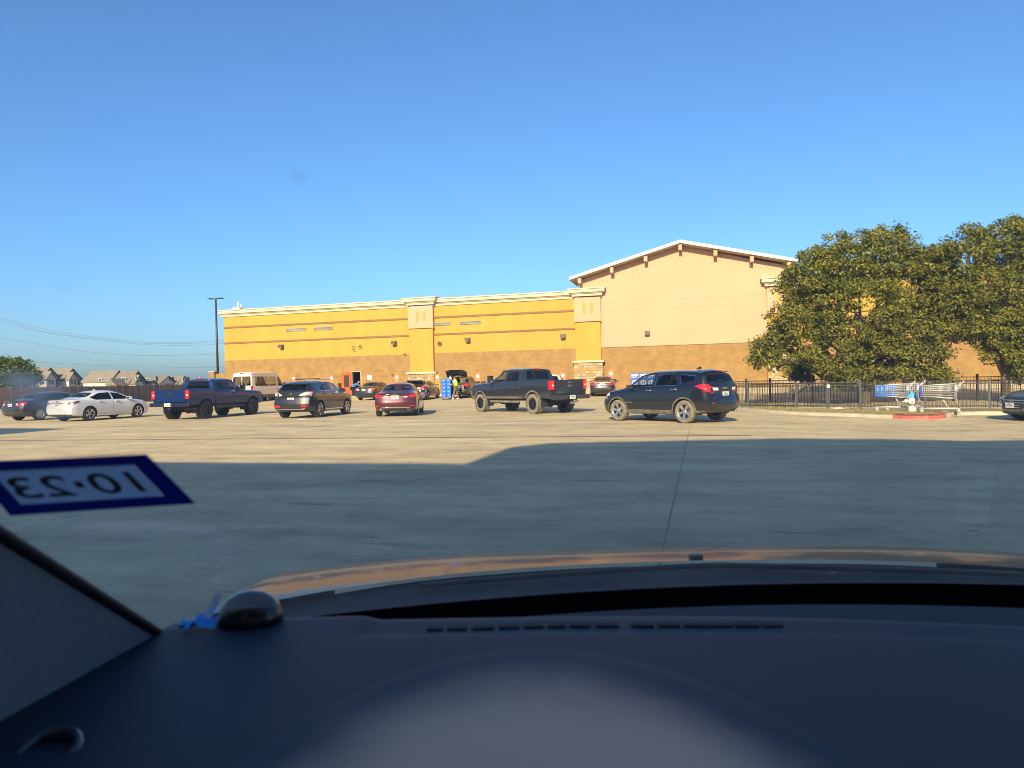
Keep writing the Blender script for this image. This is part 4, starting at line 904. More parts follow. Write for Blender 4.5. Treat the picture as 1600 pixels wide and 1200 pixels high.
pickup(bt, 5.85, 1.01, 1.90, 1.84, (1.17, 4.815), .425, .30, paint('blue_paint', (.004, .022, .11), coat=.5, spec=.2), wheel_meshes('bt', .425, .30, {'spoke': .07, 'rim': .60, 'knobs': 1}, mat('grey_tyre', (.045, .042, .038), .9), GUN, 8), 1.29, .08, hood=1.24, bump=paint('bumper_blue', (.006, .012, .04)), em=BLK)
park(bt, (1.17, -.85), gp(319.5, 654.3), 14)
MB().box((.0, -.12, 0), (.03, .12, .05)).build('brake_light', RED, bt, (1.93, 0, 1.865))
for y, z, w_ in ((.58, 1.76, .07), (.60, 1.64, .07), (.62, 1.50, .05)): MB().box((0, y - w_, z - .045), (.006, y + w_, z + .045)).build('window_sticker', WSG, bt, (1.885 + .1 * (z - 1.29) / .6, 0, 0))
m = MB().lathe([(.005, 0), (.09, 0), (.09, .006), (.005, .006)], 18, Matrix.Rotation(R(90), 4, 'Y')); m.build('window_sticker', mat('red_sticker', (.62, .2, .16), .5), bt, (1.94, -.55, 1.76))

# --- passenger van
va = thing('passenger_van', 'white high roof passenger van with long side windows in front of the brick wall', 'van')
S = dict(L=5.98, W=[(0, .98), (.2, 1.01), (.8, 1.03), (4.6, 1.03), (5.4, 1.0), (5.8, .92), (5.98, .82)], zl=[(0, .48), (.4, .36), (5.6, .32), (5.98, .34)],
         zb=[(0, 1.22), (3.9, 1.22), (4.8, 1.2), (5.3, 1.14), (5.75, 1.02), (5.98, .85)], zt=[(0, 2.44), (.25, 2.49), (1.0, 2.52), (3.6, 2.52), (4.05, 2.44), (4.5, 2.08), (4.95, 1.62), (5.25, 1.36), (5.45, 1.25), (5.75, 1.12), (5.98, .90)],
         wr=[(0, .80), (.5, .82), (4.0, .80), (4.7, .84), (5.2, .88), (5.98, .75)], rear=[(.4, .06), (.7, 0), (1.3, 0), (2.5, .10)], front=[(.3, .1), (.6, 0), (1.0, .08)], plan_r=.05, plan_f=.35, fall=.5, crown=3.4,
         R=.345, gap=.06, track=.87, tw=.215, axles=(1.05, 4.80), floor=.40, paint=paint('van_white_paint', (.72, .70, .66)), wheels=wheel_meshes('va', .345, .215, {'spoke': .06, 'rim': .64}, RUB, GUN, 6),
         front_glass=[(-.74, 2.36), (-.86, 1.42), (.86, 1.42), (.74, 2.36)],
         side_glass=[([(3.95, 1.30), (4.82, 1.30), (4.9, 1.42), (4.35, 2.08), (4.02, 2.16)], GLS), ([(2.62, 1.33), (3.72, 1.33), (3.72, 2.14), (2.62, 2.14)], GLC), ([(.48, 1.33), (2.56, 1.33), (2.56, 2.14), (.48, 2.14)], GLC)],
         doors=[([(3.86, .5), (4.6, .5), (4.98, .95), (4.98, 1.40), (4.35, 2.16), (3.86, 2.24)], [0]), ([(2.55, .48), (3.80, .48), (3.80, 2.26), (2.55, 2.26)], [1])], handles=[(4.0, 1.08, .2), (3.62, 1.08, .2)], handle_mat=BLK,
         mirror=(4.75, 1.17, 1.42, .14, .26, .34), mirror_mat=BLK, lamps=[('headlight', [([(.5, .86), (.95, .9), (.95, 1.06), (.6, 1.0)], 'x', 'f', 0)], [CLR])], clad=[((.9, 5.2), .62)], clad_mat=mat('grey_van_trim', (.12, .115, .105), .7))
S['patches'] = [([(-.012, .6), (.012, .6), (.012, 2.3), (-.012, 2.3)], 1, 'x', lambda c, n: n.x < -.3 and c.x < .6)]
S['rear_glass'] = [(-.80, 2.14), (-.86, 1.36), (.86, 1.36), (.80, 2.14)]; S['rear_glass_mat'] = GLC
make_car(va, S); park(va, (1.05, -.87), gp(404.5, 628), 12)
seats(va, 2.9, 2.0, .75, ys=(.45, -.45)); seats(va, 1.2, .9, .75, ys=(.45, -.45), rear=False)
for sg in (1, -1):
    t = MB().box((-.01, sg * .90 - .07, .92), (.12, sg * .90 + .085, 1.36)); t.bevel(.02, 1); t.build('taillight', RED, va)
MB().box((.03, -.035, 1.33), (.06, .035, 2.18)).build('door_pillar', S['paint'], va)
b = MB().box((-.09, -.96, .42), (.04, .96, .62)); b.bevel(.03, 1); b.build('rear_bumper', BLK, va)
MB().box((.055, -.16, 2.36), (.12, .16, 2.42)).build('brake_light', RED, va); plate(va, -.005, .42, .9)
# ---------------------------------------------------------------- people
def skinned(name, pts, edges, rad, mt, parent, sub=2):
    me = bpy.data.meshes.new(name); me.from_pydata([tuple(p) for p in pts], edges, []); o = bpy.data.objects.new(name, me); COL.objects.link(o)
    o.modifiers.new('skin', 'SKIN'); sk = me.skin_vertices[0].data
    for i, r in enumerate(rad): sk[i].radius = (r, r) if not isinstance(r, tuple) else r
    sk[0].use_root = True
    if sub: o.modifiers.new('sub', 'SUBSURF').levels = sub; o.modifiers['sub'].render_levels = sub
    dg = bpy.context.evaluated_depsgraph_get(); ev = o.evaluated_get(dg); m2 = bpy.data.meshes.new_from_object(ev); o.modifiers.clear(); o.data = m2
    m2.materials.clear(); m2.materials.append(mt)
    for p in m2.polygons: p.use_smooth = True
    o.parent = parent; return o
SKIN = mat('skin_tone', (.42, .24, .16), .6)
def person(root, J, shirt, trousers, shoes, hair, vest=None, sleeve=.6):
    """J: joints in local metres; x right of the figure, y forward, z up"""
    names = ['pelvis', 'waist', 'chest', 'neck', 'head', 'crown', 'shL', 'elL', 'wrL', 'shR', 'elR', 'wrR', 'hipL', 'knL', 'anL', 'toL', 'hipR', 'knR', 'anR', 'toR']
    P = [Vector(J[n]) for n in names]; ix = {n: i for i, n in enumerate(names)}
    E_ = [('pelvis', 'waist'), ('waist', 'chest'), ('chest', 'neck'), ('neck', 'head'), ('head', 'crown'), ('chest', 'shL'), ('shL', 'elL'), ('elL', 'wrL'), ('chest', 'shR'), ('shR', 'elR'), ('elR', 'wrR'), ('pelvis', 'hipL'), ('hipL', 'knL'), ('knL', 'anL'), ('anL', 'toL'), ('pelvis', 'hipR'), ('hipR', 'knR'), ('knR', 'anR'), ('anR', 'toR')]
    rad = dict(pelvis=.13, waist=.12, chest=.14, neck=.055, head=.095, crown=.075, shL=.06, elL=.043, wrL=.03, shR=.06, elR=.043, wrR=.03, hipL=.095, knL=.06, anL=.042, toL=.035, hipR=.095, knR=.06, anR=.042, toR=.035)
    pts = list(P); edges = [(ix[a], ix[b]) for a, b in E_]; rr = [rad[n] for n in names]
    for s_ in 'LR':                               # hands: palm and five fingers closed a little
        w = ix['wr' + s_]; d = (P[w] - P[ix['el' + s_]]).normalized(); sd = d.cross(Vector((0, 0, 1))).normalized() if abs(d.z) < .9 else Vector((1, 0, 0)); dn = d.cross(sd)
        pts.append(P[w] + d * .07); rr.append(.032); edges.append((w, len(pts) - 1)); pl = len(pts) - 1
        for k, (o_, ln) in enumerate(((-.03, .075), (-.01, .085), (.01, .08), (.03, .065))):
            pts.append(P[w] + d * .10 + sd * o_); rr.append(.010); edges.append((pl, len(pts) - 1))
            pts.append(P[w] + d * (.10 + ln * .7) + sd * o_ + dn * .025); rr.append(.008); edges.append((len(pts) - 2, len(pts) - 1))
        pts.append(P[w] + d * .075 - sd * .055 + dn * .01); rr.append(.011); edges.append((pl, len(pts) - 1))
    skinned('body', pts, edges, rr, SKIN, root, 1)
    up = lambda n, k=.018: (P[ix[n]], rad[n] + k)
    def cloth(nm, ns, es, mt, k=.018, ends=()):
        pp = [P[ix[n]] for n in ns]; r = [rad[n] + k for n in ns]
        for a, b, t in ends:
            pp.append(P[ix[a]].lerp(P[ix[b]], t)); r.append(rad[a] * (1 - t) + rad[b] * t + k); es = es + [(ns.index(a), len(pp) - 1)]
        return skinned(nm, pp, es, r, mt, root, 1)
    cloth('shirt', ['chest', 'waist', 'pelvis', 'shL', 'shR'], [(0, 1), (1, 2), (0, 3), (0, 4)], shirt, .022, [('shL', 'elL', sleeve), ('shR', 'elR', sleeve), ('chest', 'neck', .35)])
    if vest: cloth('vest', ['chest', 'waist', 'pelvis'], [(0, 1), (1, 2)], vest, .045, [('chest', 'neck', .25), ('chest', 'shL', .75), ('chest', 'shR', .75)])
    cloth('trousers', ['pelvis', 'hipL', 'knL', 'hipR', 'knR'], [(0, 1), (1, 2), (0, 3), (3, 4)], trousers, .022, [('knL', 'anL', .92), ('knR', 'anR', .92)])
    for s_ in 'LR':
        a = P[ix['an' + s_]]; t = P[ix['to' + s_]]; skinned('shoe', [a + Vector((0, 0, -.03)), a.lerp(t, .5) + Vector((0, 0, -.01)), t], [(0, 1), (1, 2)], [.052, .048, .04], shoes, root, 1)
    h = P[ix['head']]; c = P[ix['crown']]; d = (c - h).normalized(); back = Vector((0, -1, 0)); back = (back - d * back.dot(d)).normalized()
    skinned('hair', [h + back * .045 + d * .0, h + back * .04 + d * .06, c + d * .03 + back * .015], [(0, 1), (1, 2)], [.075, .09, .075], hair, root, 1)
    fw = -back
    skinned('nose', [h + fw * .09 + d * .02, h + fw * .118 - d * .005], [(0, 1)], [.012, .014], SKIN, root, 1)
    for sg in (-1, 1):
        sd = d.cross(fw) * sg; e = h + fw * .088 + d * .035 + sd * .032
        MB().lathe([(.002, -.008), (.011, -.004), (.011, .004), (.002, .008)], 8, Matrix.Translation(e)).build('eye', mat('eye_dark', (.03, .02, .02), .3), root)
HAIR = mat('dark_hair', (.02, .015, .012), .7)
w1 = thing('person', 'person in bright blue shirt and dark trousers leaning on the black sedan trunk', 'person', (at_y(552.5, 620, 61.0).x, 61.0, zg(-13, 61.0)), R(-70))
person(w1, dict(pelvis=(0, -.12, .90), waist=(0, .02, 1.02), chest=(0, .22, 1.16), neck=(0, .38, 1.28), head=(0, .48, 1.36), crown=(0, .55, 1.43), shL=(-.19, .27, 1.18), elL=(-.22, .50, 1.02), wrL=(-.20, .74, 1.04), shR=(.19, .27, 1.18), elR=(.24, .52, 1.06), wrR=(.22, .76, 1.08),
     hipL=(-.10, -.12, .86), knL=(-.11, -.02, .48), anL=(-.11, -.14, .09), toL=(-.12, .06, .04), hipR=(.10, -.12, .86), knR=(.12, .12, .47), anR=(.12, .08, .09), toR=(.13, .28, .04)),
     mat('blue_shirt', (.01, .20, .62), .8, bump=.3, bscale=14), mat('dark_trousers', (.012, .014, .022), .85), mat('pale_shoes', (.55, .50, .42), .7), HAIR)
vp = gp(712.5, 624.2)
w2 = thing('person', 'worker in lime safety vest and olive trousers standing beside the blue totes', 'person', (vp.x, vp.y, zg(vp.x, vp.y)), R(75))
person(w2, dict(pelvis=(0, -.02, .93), waist=(0, -.01, 1.08), chest=(0, .02, 1.30), neck=(0, .04, 1.48), head=(0, .07, 1.60), crown=(0, .075, 1.67), shL=(-.19, .02, 1.38), elL=(-.24, .12, 1.14), wrL=(-.18, .34, 1.12), shR=(.19, .02, 1.38), elR=(.25, .20, 1.26), wrR=(.20, .36, 1.46),
     hipL=(-.10, -.02, .89), knL=(-.12, .10, .50), anL=(-.12, .10, .09), toL=(-.13, .30, .04), hipR=(.10, -.02, .89), knR=(.11, -.04, .49), anR=(.11, -.18, .10), toR=(.12, .02, .04)),
     mat('aqua_shirt', (.30, .55, .50), .85), mat('olive_trousers', (.15, .13, .07), .9, bump=.3, bscale=12), mat('white_shoes', (.72, .70, .66), .6), HAIR, vest=mat('lime_vest', (.55, .78, .03), .7))
bgp = w2.matrix_basis @ Vector((.20, .47, 1.58))
bag = thing('shopping_bag', 'pale pink plastic bag lifted by the worker in the lime vest', 'bag', bgp)
m = MB().lathe([(.03, -.17), (.10, -.16), (.125, -.05), (.11, .06), (.05, .13), (.03, .16)], 12); 
for v in m.bm.verts: v.co += Vector((random.uniform(-.015, .015), random.uniform(-.015, .015), 0))
m.build('sack', mat('pink_plastic', (.72, .55, .55), .4), bag)
MB().tube([(-.03, 0, .14), (-.03, 0, .2), (.03, 0, .2), (.03, 0, .14)], .008).build('handle', MATS['pink_plastic'], bag)

# ---------------------------------------------------------------- blue totes on a dolly
tp = gp(697.5, 624.6); tz = zg(tp.x, tp.y)
dly = thing('dolly', 'low grey wheeled dolly under the blue tote stack', 'dolly', (tp.x, tp.y + .45, tz), -GA + R(14))
m = MB().box((-.36, -.42, .12), (.36, .42, .17)); m.build('deck', mat('grey_plastic', (.25, .25, .26), .6), dly)
for x in (-.28, .28):
    for y in (-.34, .34): MB().lathe([(.01, -.02), (.055, -.02), (.055, .02), (.01, .02)], 14, Matrix.Translation((x, y, .055)) @ Matrix.Rotation(R(90), 4, 'Y')).build('caster', BLK, dly); 
for x in (-.28, .28):
    for y in (-.34, .34): MB().box((x - .03, y - .02, .09), (x + .03, y + .02, .119)).build('fork', DRK, dly)
BLU = mat('blue_tote', (.012, .16, .68), .4, var=.1, vscale=6)
def tote():
    t = thing('tote', 'blue plastic tote', 'tote', group='blue plastic totes stacked on the dolly')
    w, d, h = .345, .40, .285
    m = MB()
    lo = [(-w / 2 + .02, -d + .02), (w / 2 - .02, -d + .02), (w / 2 - .02, d - .02), (-w / 2 + .02, d - .02)]; hi = [(-w / 2, -d), (w / 2, -d), (w / 2, d), (-w / 2, d)]
    A = [m.bm.verts.new((x, y, 0)) for x, y in lo]; B = [m.bm.verts.new((x, y, h - .05)) for x, y in hi]
    m.bm.faces.new(A[::-1])
    for k in range(4): m.bm.faces.new((A[k], A[(k + 1) % 4], B[(k + 1) % 4], B[k]))
    for k in (-.10, 0, .10): m.box((k - .012, -d - .006, .04), (k + .012, -d + .02, h - .09))
    m.build('tub', BLU, t)
    m = MB().box((-w / 2 - .012, -d - .015, h - .05), (w / 2 + .012, d + .015, h - .012)); m.bevel(.008, 1); m.build('lid', BLU, t)
    MB().box((-.07, -d - .012, h - .13), (.07, -d - .0065, h - .075)).build('label_card', mat('pale_label', (.35, .52, .78), .5), t)
    return t
t0 = tote(); first = True
lv = ['lowest', 'second from the ground', 'middle', 'second from the top', 'topmost']
for c, (x, side) in enumerate(((-.18, 'column nearer the silver sedan'), (.18, 'column nearer the vest worker'))):
    for k in range(5):
        t = t0 if first else copy_tree(t0); first = False
        t.location = dly.matrix_basis @ Vector((x + random.uniform(-.006, .006), random.uniform(-.01, .01), .172 + k * .275)); t.rotation_euler = dly.rotation_euler
        t['label'] = 'blue plastic tote, %s in the stack %s' % (lv[k], side)

# ---------------------------------------------------------------- verge with kerb, hydrant, carts, fences, bed
edge_uv = [(1105, 632), (1165, 641.5), (1205, 645.5), (1250, 648.5), (1300, 650.4), (1350, 652), (1395, 654), (1430, 655.6), (1462, 655.4), (1478, 652.5), (1486, 649.5), (1540, 648), (1600, 648.5), (1720, 650)]
edge = [gp(u, v) for u, v in edge_uv]
def zv(X, Y): return zg(X, Y)
vz = .12
back = [(24, 29), (24, 46), (8, 52), (8.6, 40)]
m = MB(); mid = []
n = len(edge)
rows = []
for k in range(9):
    t = k / 8
    r = []
    for i, p in enumerate(edge):
        q = Vector((p.x + 2.6, p.y + 3.6, 0)); x = p.x + (q.x - p.x) * t; y = p.y + (q.y - p.y) * t
        r.append((x, y, zg(x, y) + vz - .0 - .34 * sst((t - .45) / .55) + random.uniform(-.008, .008)))
    rows.append(r)
vg = m.grid(rows).build('verge', mat('dry_verge', (.30, .23, .10), .95, vscale=3, c2=(.20, .19, .07), bump=.8, bscale=18)); tag(vg, kind='structure')
KRB = mat('kerb_concrete', (.50, .43, .32), .85, var=.12, vscale=3); KRD = mat('red_kerb_paint', (.40, .055, .05), .7, vscale=14, c2=(.48, .16, .12))
def kerb(i0, i1, mt, name):
    m = MB(); rows = []
    for i in range(i0, i1 + 1):
        p = edge[i]; a = edge[max(0, i - 1)]; b = edge[min(n - 1, i + 1)]; d = Vector((b.x - a.x, b.y - a.y, 0)).normalized(); s_ = Vector((-d.y, d.x, 0)); z = zg(p.x, p.y)
        rows.append([tuple(Vector((p.x, p.y, z)) + s_ * o_ + Vector((0, 0, h))) for o_, h in ((-.02, -.1), (-.0, .10), (.02, .13), (.16, .135), (.17, -.1))])
    m.grid(rows, flip=True); return m.build(name, mt, vg)
kerb(0, 6, KRB, 'kerb'); kerb(6, 9, KRD, 'painted_kerb'); kerb(9, n - 1, KRB, 'kerb')
p0 = gp(1432, 653)
rp_ = [gp(1395, 653.4), gp(1432, 654.9), gp(1462, 654.7), gp(1477, 652.2), gp(1466, 649), gp(1432, 648.6)]
m = MB(); m.bm.faces.new([m.bm.verts.new((p.x + .10, p.y + .17, zg(p.x, p.y) + vz + .022)) for p in rp_]); m.build('painted_nose', KRD, vg)
# short grass tufts and weeds along the fence foot
def blades(name, spots, h, mt, parent=None, n=7):
    m = MB()
    for x, y, z in spots:
        for _ in range(n):
            a = random.uniform(0, 6.28); b = random.uniform(.2, .8); hh = h * random.uniform(.5, 1.2); px = x + random.uniform(-.06, .06); py = y + random.uniform(-.06, .06)
            d = Vector((math.cos(a), math.sin(a), 0)); s_ = Vector((-d.y, d.x, 0)) * .006
            p = Vector((px, py, z)); m.bm.faces.new([m.bm.verts.new(q) for q in (p - s_, p + s_, p + d * hh * b * .5 + Vector((0, 0, hh)))])
    return m.build(name, mt, parent)
sp = []
for _ in range(2600):
    i = random.randrange(0, 8); t = random.random(); s_ = random.random() ** .8
    p = edge[i].lerp(edge[i + 1], t); x = p.x + .16 + 2.0 * s_; y = p.y + .2 + 2.7 * s_
    sp.append((x, y, zg(x, y) + vz - .34 * sst((s_ * .76 - .45) / .55) - .01))
gr = blades('grass', sp, .075, mat('straw_grass', (.36, .30, .11), .9, c2=(.17, .18, .05), vscale=2)); tag(gr, kind='stuff')
# front fence: posts, rails and each picket
FEN = mat('fence_black', (.022, .022, .023), .55); FPO = mat('fence_post_grey', (.075, .08, .088), .5)
posts_uv = [(1090, 637.5), (1168, 640), (1244, 641.5), (1294, 642.2), (1346, 642.8), (1448, 643), (1550, 643), (1660, 645)]
fps = [gp(u, v) + Vector((.15, .35, .06)) for u, v in posts_uv]
for p in fps: p.z = zg(p.x, p.y) + .06
fence = thing('metal_fence', 'low black steel picket fence with grey posts along the dry grass verge', 'fence', fps[0])
def F(p): return p - fps[0]
def fence_run(parent, P, Q, H, gap, mesh, pm, base=.08, name='picket'):
    d = Q - P; L = d.length; k = max(2, int(L / gap))
    for i in range(1, k):
        put(name, mesh, parent, P + d * (i / k) + Vector((0, 0, base)), (0, 0, math.atan2(d.y, d.x)))
HF = 1.16
pk_m = MB().box((-.008, -.008, 0), (.008, .008, HF - .08)).mesh('picket', FEN)
po_m = MB().box((-.04, -.04, -.15), (.04, .04, HF + .05)).box((-.047, -.047, HF + .05), (.047, .047, HF + .075)).mesh('post', FPO)
gate_k = (2, 3)
gates = []
for i, p in enumerate(fps): put('post', po_m, fence, F(p), (0, 0, R(-35)))
for i in range(len(fps) - 1):
    P, Q = F(fps[i]), F(fps[i + 1]); tgt = fence
    if i in gate_k:
        tgt = thing('fence_gate', 'fence gate leaf with wire mesh backing, %s' % ('beside the white latch box' if i == 2 else 'with pale frame under the big tree'), 'gate', fps[0], 0, 'gate leaves in the front fence')
    dd = (Q - P).normalized(); P2, Q2 = P + dd * .06, Q - dd * .06
    fence_run(tgt, P, Q, HF, .125, pk_m, FEN)
    for z in (.14, HF - .13, HF - .01): MB().bar(P2 + Vector((0, 0, z)), Q2 + Vector((0, 0, z)), .03, .035).build('rail', FPO if i in gate_k else FEN, tgt)
    if i in gate_k:
        for X_ in (P2, Q2): MB().bar(X_ + Vector((0, 0, .08)), X_ + Vector((0, 0, HF)), .035).build('frame_post', FPO, tgt)
    m = MB(); off = Vector((dd.y, -dd.x, 0)) * -.02
    L = (Q2 - P2).length
    for k in range(int(L / .06)): 
        a = P2 + dd * (k * .06) + off; m.bar(a + Vector((0, 0, .1)), a + Vector((0, 0, HF - .12)), .007)
    for k in range(17):
        z = .1 + k * .06; m.bar(P2 + off + Vector((0, 0, z)), Q2 + off + Vector((0, 0, z)), .007)
    wm_ = m.build('wire_mesh', FEN, tgt); wm_['kind'] = 'stuff'
q = fps[3]; MB().box((-.06, -.09, .92), (.06, -.03, 1.07)).build('latch_box', WHT, fence, F(q))
# tall rear fence
bps = [at_y(u, 600, Y) for u, Y in ((1130, 43), (1203, 41.5), (1340, 39), (1489, 37), (1566, 36), (1700, 34.5))]
rf = thing('metal_fence', 'taller black steel picket fence standing behind the trees in front of the store', 'fence', (bps[0].x, bps[0].y, -.45))
ztop = [at_y(u, v, Y).z for u, v, Y in ((1130, 596, 43), (1203, 594, 41.5), (1340, 591, 39), (1489, 588.5, 37), (1566, 587.5, 36), (1700, 587, 34.5))]
pk2 = MB().box((-.009, -.009, 0), (.009, .009, 1.42)).mesh('picket', FEN); po2 = MB().box((-.045, -.045, -.3), (.045, .045, 1.62)).mesh('post', FEN)
q2 = [Vector((p.x - bps[0].x, p.y - bps[0].y, zt_ - 1.5 + .45)) for p, zt_ in zip(bps, ztop)]
for a, b in zip(q2, q2[1:]):
    put('post', po2, rf, a); mid_ = a.lerp(b, .5); put('post', po2, rf, mid_)
    fence_run(rf, a, b, 1.5, .15, pk2, FEN)
    for z in (.12, 1.26, 1.47): MB().bar(a + Vector((0, 0, z)), b + Vector((0, 0, z)), .035, .04).build('rail', FEN, rf)
put('post', po2, rf, q2[-1])
# dark ground strip between the fences
m = MB(); rows = []
for k in range(10):
    t = k / 9; r = []
    for i in range(13):
        s_ = i / 12; a = Vector((9.6 + 13.4 * s_, 36.6 - 8.2 * s_)); b = Vector((12 + 12.5 * s_, 43 - 7.0 * s_)); p = a.lerp(b, t)
        r.append((p.x, p.y, zfar(p.x, p.y) + .06 + random.uniform(-.02, .02)))
    rows.append(r)
mb_ = m.grid(rows).build('dark_bed', mat('dark_bed_ground', (.05, .04, .028), .95, vscale=5, c2=(.10, .085, .05), bump=.9, bscale=16)); tag(mb_, kind='structure')
# low weeds in the bed: uncountable
sp = []
for _ in range(2600):
    s_ = random.random(); t = random.random(); a = Vector((9.8 + 13.2 * s_, 36.8 - 8.2 * s_)); b = Vector((12 + 12.5 * s_, 43 - 7.0 * s_)); p = a.lerp(b, t); sp.append((p.x, p.y, zfar(p.x, p.y) + .06))
wd = blades('undergrowth', sp, .32, mat('dull_weeds', (.055, .062, .03), .9, c2=(.10, .085, .04), vscale=1.2), n=8); tag(wd, kind='stuff')

# fire hydrant
hp_ = gp(1425.5, 648.8); hz = zg(hp_.x, hp_.y) + .10
hyd = thing('fire_hydrant', 'cream fire hydrant with light blue bonnet standing between shopping carts', 'hydrant', (hp_.x, hp_.y, hz), R(-25)); hyd.scale = (1.22, 1.22, 1.0)
HY = mat('cream_enamel', (.72, .68, .58), .45, var=.06, vscale=9); HB = mat('sky_blue_enamel', (.10, .42, .72), .45)
MB().lathe([(.17, -.08), (.17, .02), (.12, .03), (.115, .06), (.115, .30), (.125, .31), (.125, .34), (.115, .35), (.12, .50), (.165, .52), (.165, .55)], 26).build('barrel', HY, hyd, smooth=35)
MB().lathe([(.185, .551), (.185, .58), (.15, .585), (.125, .64), (.09, .69), (.05, .72), (.035, .73), (.03, .77)], 26).build('bonnet', HB, hyd, smooth=35)
MB().lathe([(.03, .771), (.03, .81), (.01, .81)], 5, smooth=False).build('nut', HB, hyd)
for a, r_, ln, nm in ((180, .06, .20, 'hose_cap'), (0, .06, .20, 'hose_cap'), (-90, .09, .19, 'pumper_cap')):
    M = Matrix.Rotation(R(a), 4, 'Z') @ Matrix.Translation((.08, 0, .42)) @ Matrix.Rotation(R(90), 4, 'Y')
    MB().lathe([(r_ * .8, 0), (r_ * .8, .05), (r_ * 1.2, .055), (r_ * 1.25, .11), (r_ * .9, .13), (r_ * .3, .135), (r_ * .28, ln - .02), (r_ * .1, ln - .02)], 18, M).build(nm, HY, hyd, smooth=35)
for k in range(8):
    a = k * math.pi / 4; MB().lathe([(.012, .5511), (.012, .60)], 6, Matrix.Translation((.168 * math.cos(a), .168 * math.sin(a), 0))).build('bolt', HY, hyd)

# shopping carts
WIRE = mat('cart_wire', (.62, .60, .54), .45, .35); CBL = mat('cart_blue', (.015, .16, .62), .45); CPB = mat('cart_deep_blue', (.03, .06, .48), .45)
def cart(label, loc, rz, blue=CBL, panel=True, s=1.0):
    """nose towards +x"""
    t = thing('shopping_cart', label, 'cart', loc, rz, 'shopping carts left on the verge'); L = 1.02
    m = MB()
    def side(x, f, sg):                          # x 0 rear .. 1 nose; f 0 bottom .. 1 top
        w = .20 + .09 * (1 - x) + .025 * f
        zb_ = .50 + .06 * x; zt_ = .97 - .06 * x
        return Vector((-.42 + L * x, sg * w, zb_ + (zt_ - zb_) * f))
    for sg in (1, -1):
        for f in (0, .18, .36, .54, .72, .86, 1.0): m.tube([side(0, f, sg), side(1, f, sg)], .006 if f not in (0, 1.0) else .011, 5)
        for i in range(17): m.tube([side(i / 16, 0, sg), side(i / 16, 1, sg)], .0045, 5)
    for i in range(17): m.tube([side(i / 16, 0, 1), side(i / 16, 0, -1)], .0045, 5)
    for j in range(9):
        y = -1 + j / 4; 
        for x in (0, 1): m.tube([side(x, 0, 1).lerp(side(x, 0, -1), (y + 1) / 2), side(x, 1, 1).lerp(side(x, 1, -1), (y + 1) / 2)], .003, 5)
        m.tube([side(0, 0, 1).lerp(side(0, 0, -1), (y + 1) / 2), side(1, 0, 1).lerp(side(1, 0, -1), (y + 1) / 2)], .003, 5)
    for x in (0, 1): m.tube([side(x, 1, 1), side(x, 1, -1)], .006, 5)
    m.build('basket', WIRE, t)['kind'] = 'stuff'
    m = MB()
    for sg in (1, -1):
        m.tube([(-.62, sg * .25, 1.04), (-.50, sg * .27, .90), (-.36, sg * .27, .52), (-.42, sg * .25, .47), (-.50, sg * .26, .16)], .014, 7)
        m.tube([(-.36, sg * .27, .50), (-.02, sg * .25, .48), (-.06, sg * .24, .42), (-.20, sg * .25, .17)], .013, 7)
        m.tube([(-.52, sg * .27, .155), (.62, sg * .17, .15)], .015, 7)
    m.tube([(.62, .17, .15), (.62, -.17, .15)], .015, 7); m.tube([(-.50, .26, .16), (-.50, -.26, .16)], .012, 7); m.tube([(-.62, .25, 1.04), (-.62, -.25, 1.04)], .012, 7)
    for y in (-.12, -.04, .04, .12): m.tube([(-.50, y * 1.4, .16), (.62, y, .15)], .004, 5)
    m.build('frame', mat('cart_frame', (.66, .63, .57), .45, .3), t)
    MB().tube([(-.625, -.20, 1.045), (-.625, .20, 1.045)], .022, 10).build('handle', mat('cart_handle', (.45, .45, .44), .5), t)
    m = MB(); m.tube([(-.40, -.24, .93), (-.25, -.24, .70), (-.25, .24, .70), (-.40, .24, .93)], .008, 6); m.box((-.30, -.22, .66), (-.12, .22, .675)); m.build('child_seat', mat('cart_seat', (.10, .14, .30), .5), t)
    if panel:
        m = MB()
        for sg in (1, -1):
            for x0, x1 in ((.97, 1.0), (.82, .9), (.70, .76)): 
                a, b, c, d = side(x0, 0, sg), side(x1, 0, sg), side(x1, 1, sg), side(x0, 1, sg); o_ = Vector((0, sg * .008, 0)); m.quad([a + o_, b + o_, c + o_, d + o_])
            for f0, f1 in ((.86, 1.02), (-.04, .1)):
                a, b, c, d = side(.70, f0, sg), side(1, f0, sg), side(1, f1, sg), side(.70, f1, sg); o_ = Vector((0, sg * .010, 0)); m.quad([a + o_, b + o_, c + o_, d + o_])
        a, b = side(1, 0, 1), side(1, 0, -1); c, d = side(1, 1, -1), side(1, 1, 1); o_ = Vector((.012, 0, 0)); m.quad([a + o_, b + o_, c + o_, d + o_])
    else:
        m = MB()
        for sg in (1, -1): a, b, c, d = side(.955, -.02, sg), side(1, -.02, sg), side(1, 1.02, sg), side(.955, 1.02, sg); o_ = Vector((0, sg * .008, 0)); m.quad([a + o_, b + o_, c + o_, d + o_])
        a, b = side(1, 0, 1), side(1, 0, -1); c, d = side(1, 1, -1), side(1, 1, 1); o_ = Vector((.012, 0, 0)); m.quad([a + o_, b + o_, c + o_, d + o_])
    m.build('nose_bumper', blue if panel else CPB, t)
    for x, yy in ((-.48, .26), (.56, .17)):
        for sg in (1, -1):
            w = MB().lathe([(.012, -.016), (.05, -.016), (.062, -.010), (.062, .010), (.05, .016), (.012, .016)], 16, Matrix.Rotation(R(90), 4, 'X')).build('caster', mat('caster_grey', (.30, .30, .30), .6), t, (x, sg * yy, .062))
            MB().box((-.02, -.024, .02), (.02, -.018, .09)).box((-.02, .018, .02), (.02, .024, .09)).build('fork', WIRE, w)
    t.scale = (s, s, s)
    return t
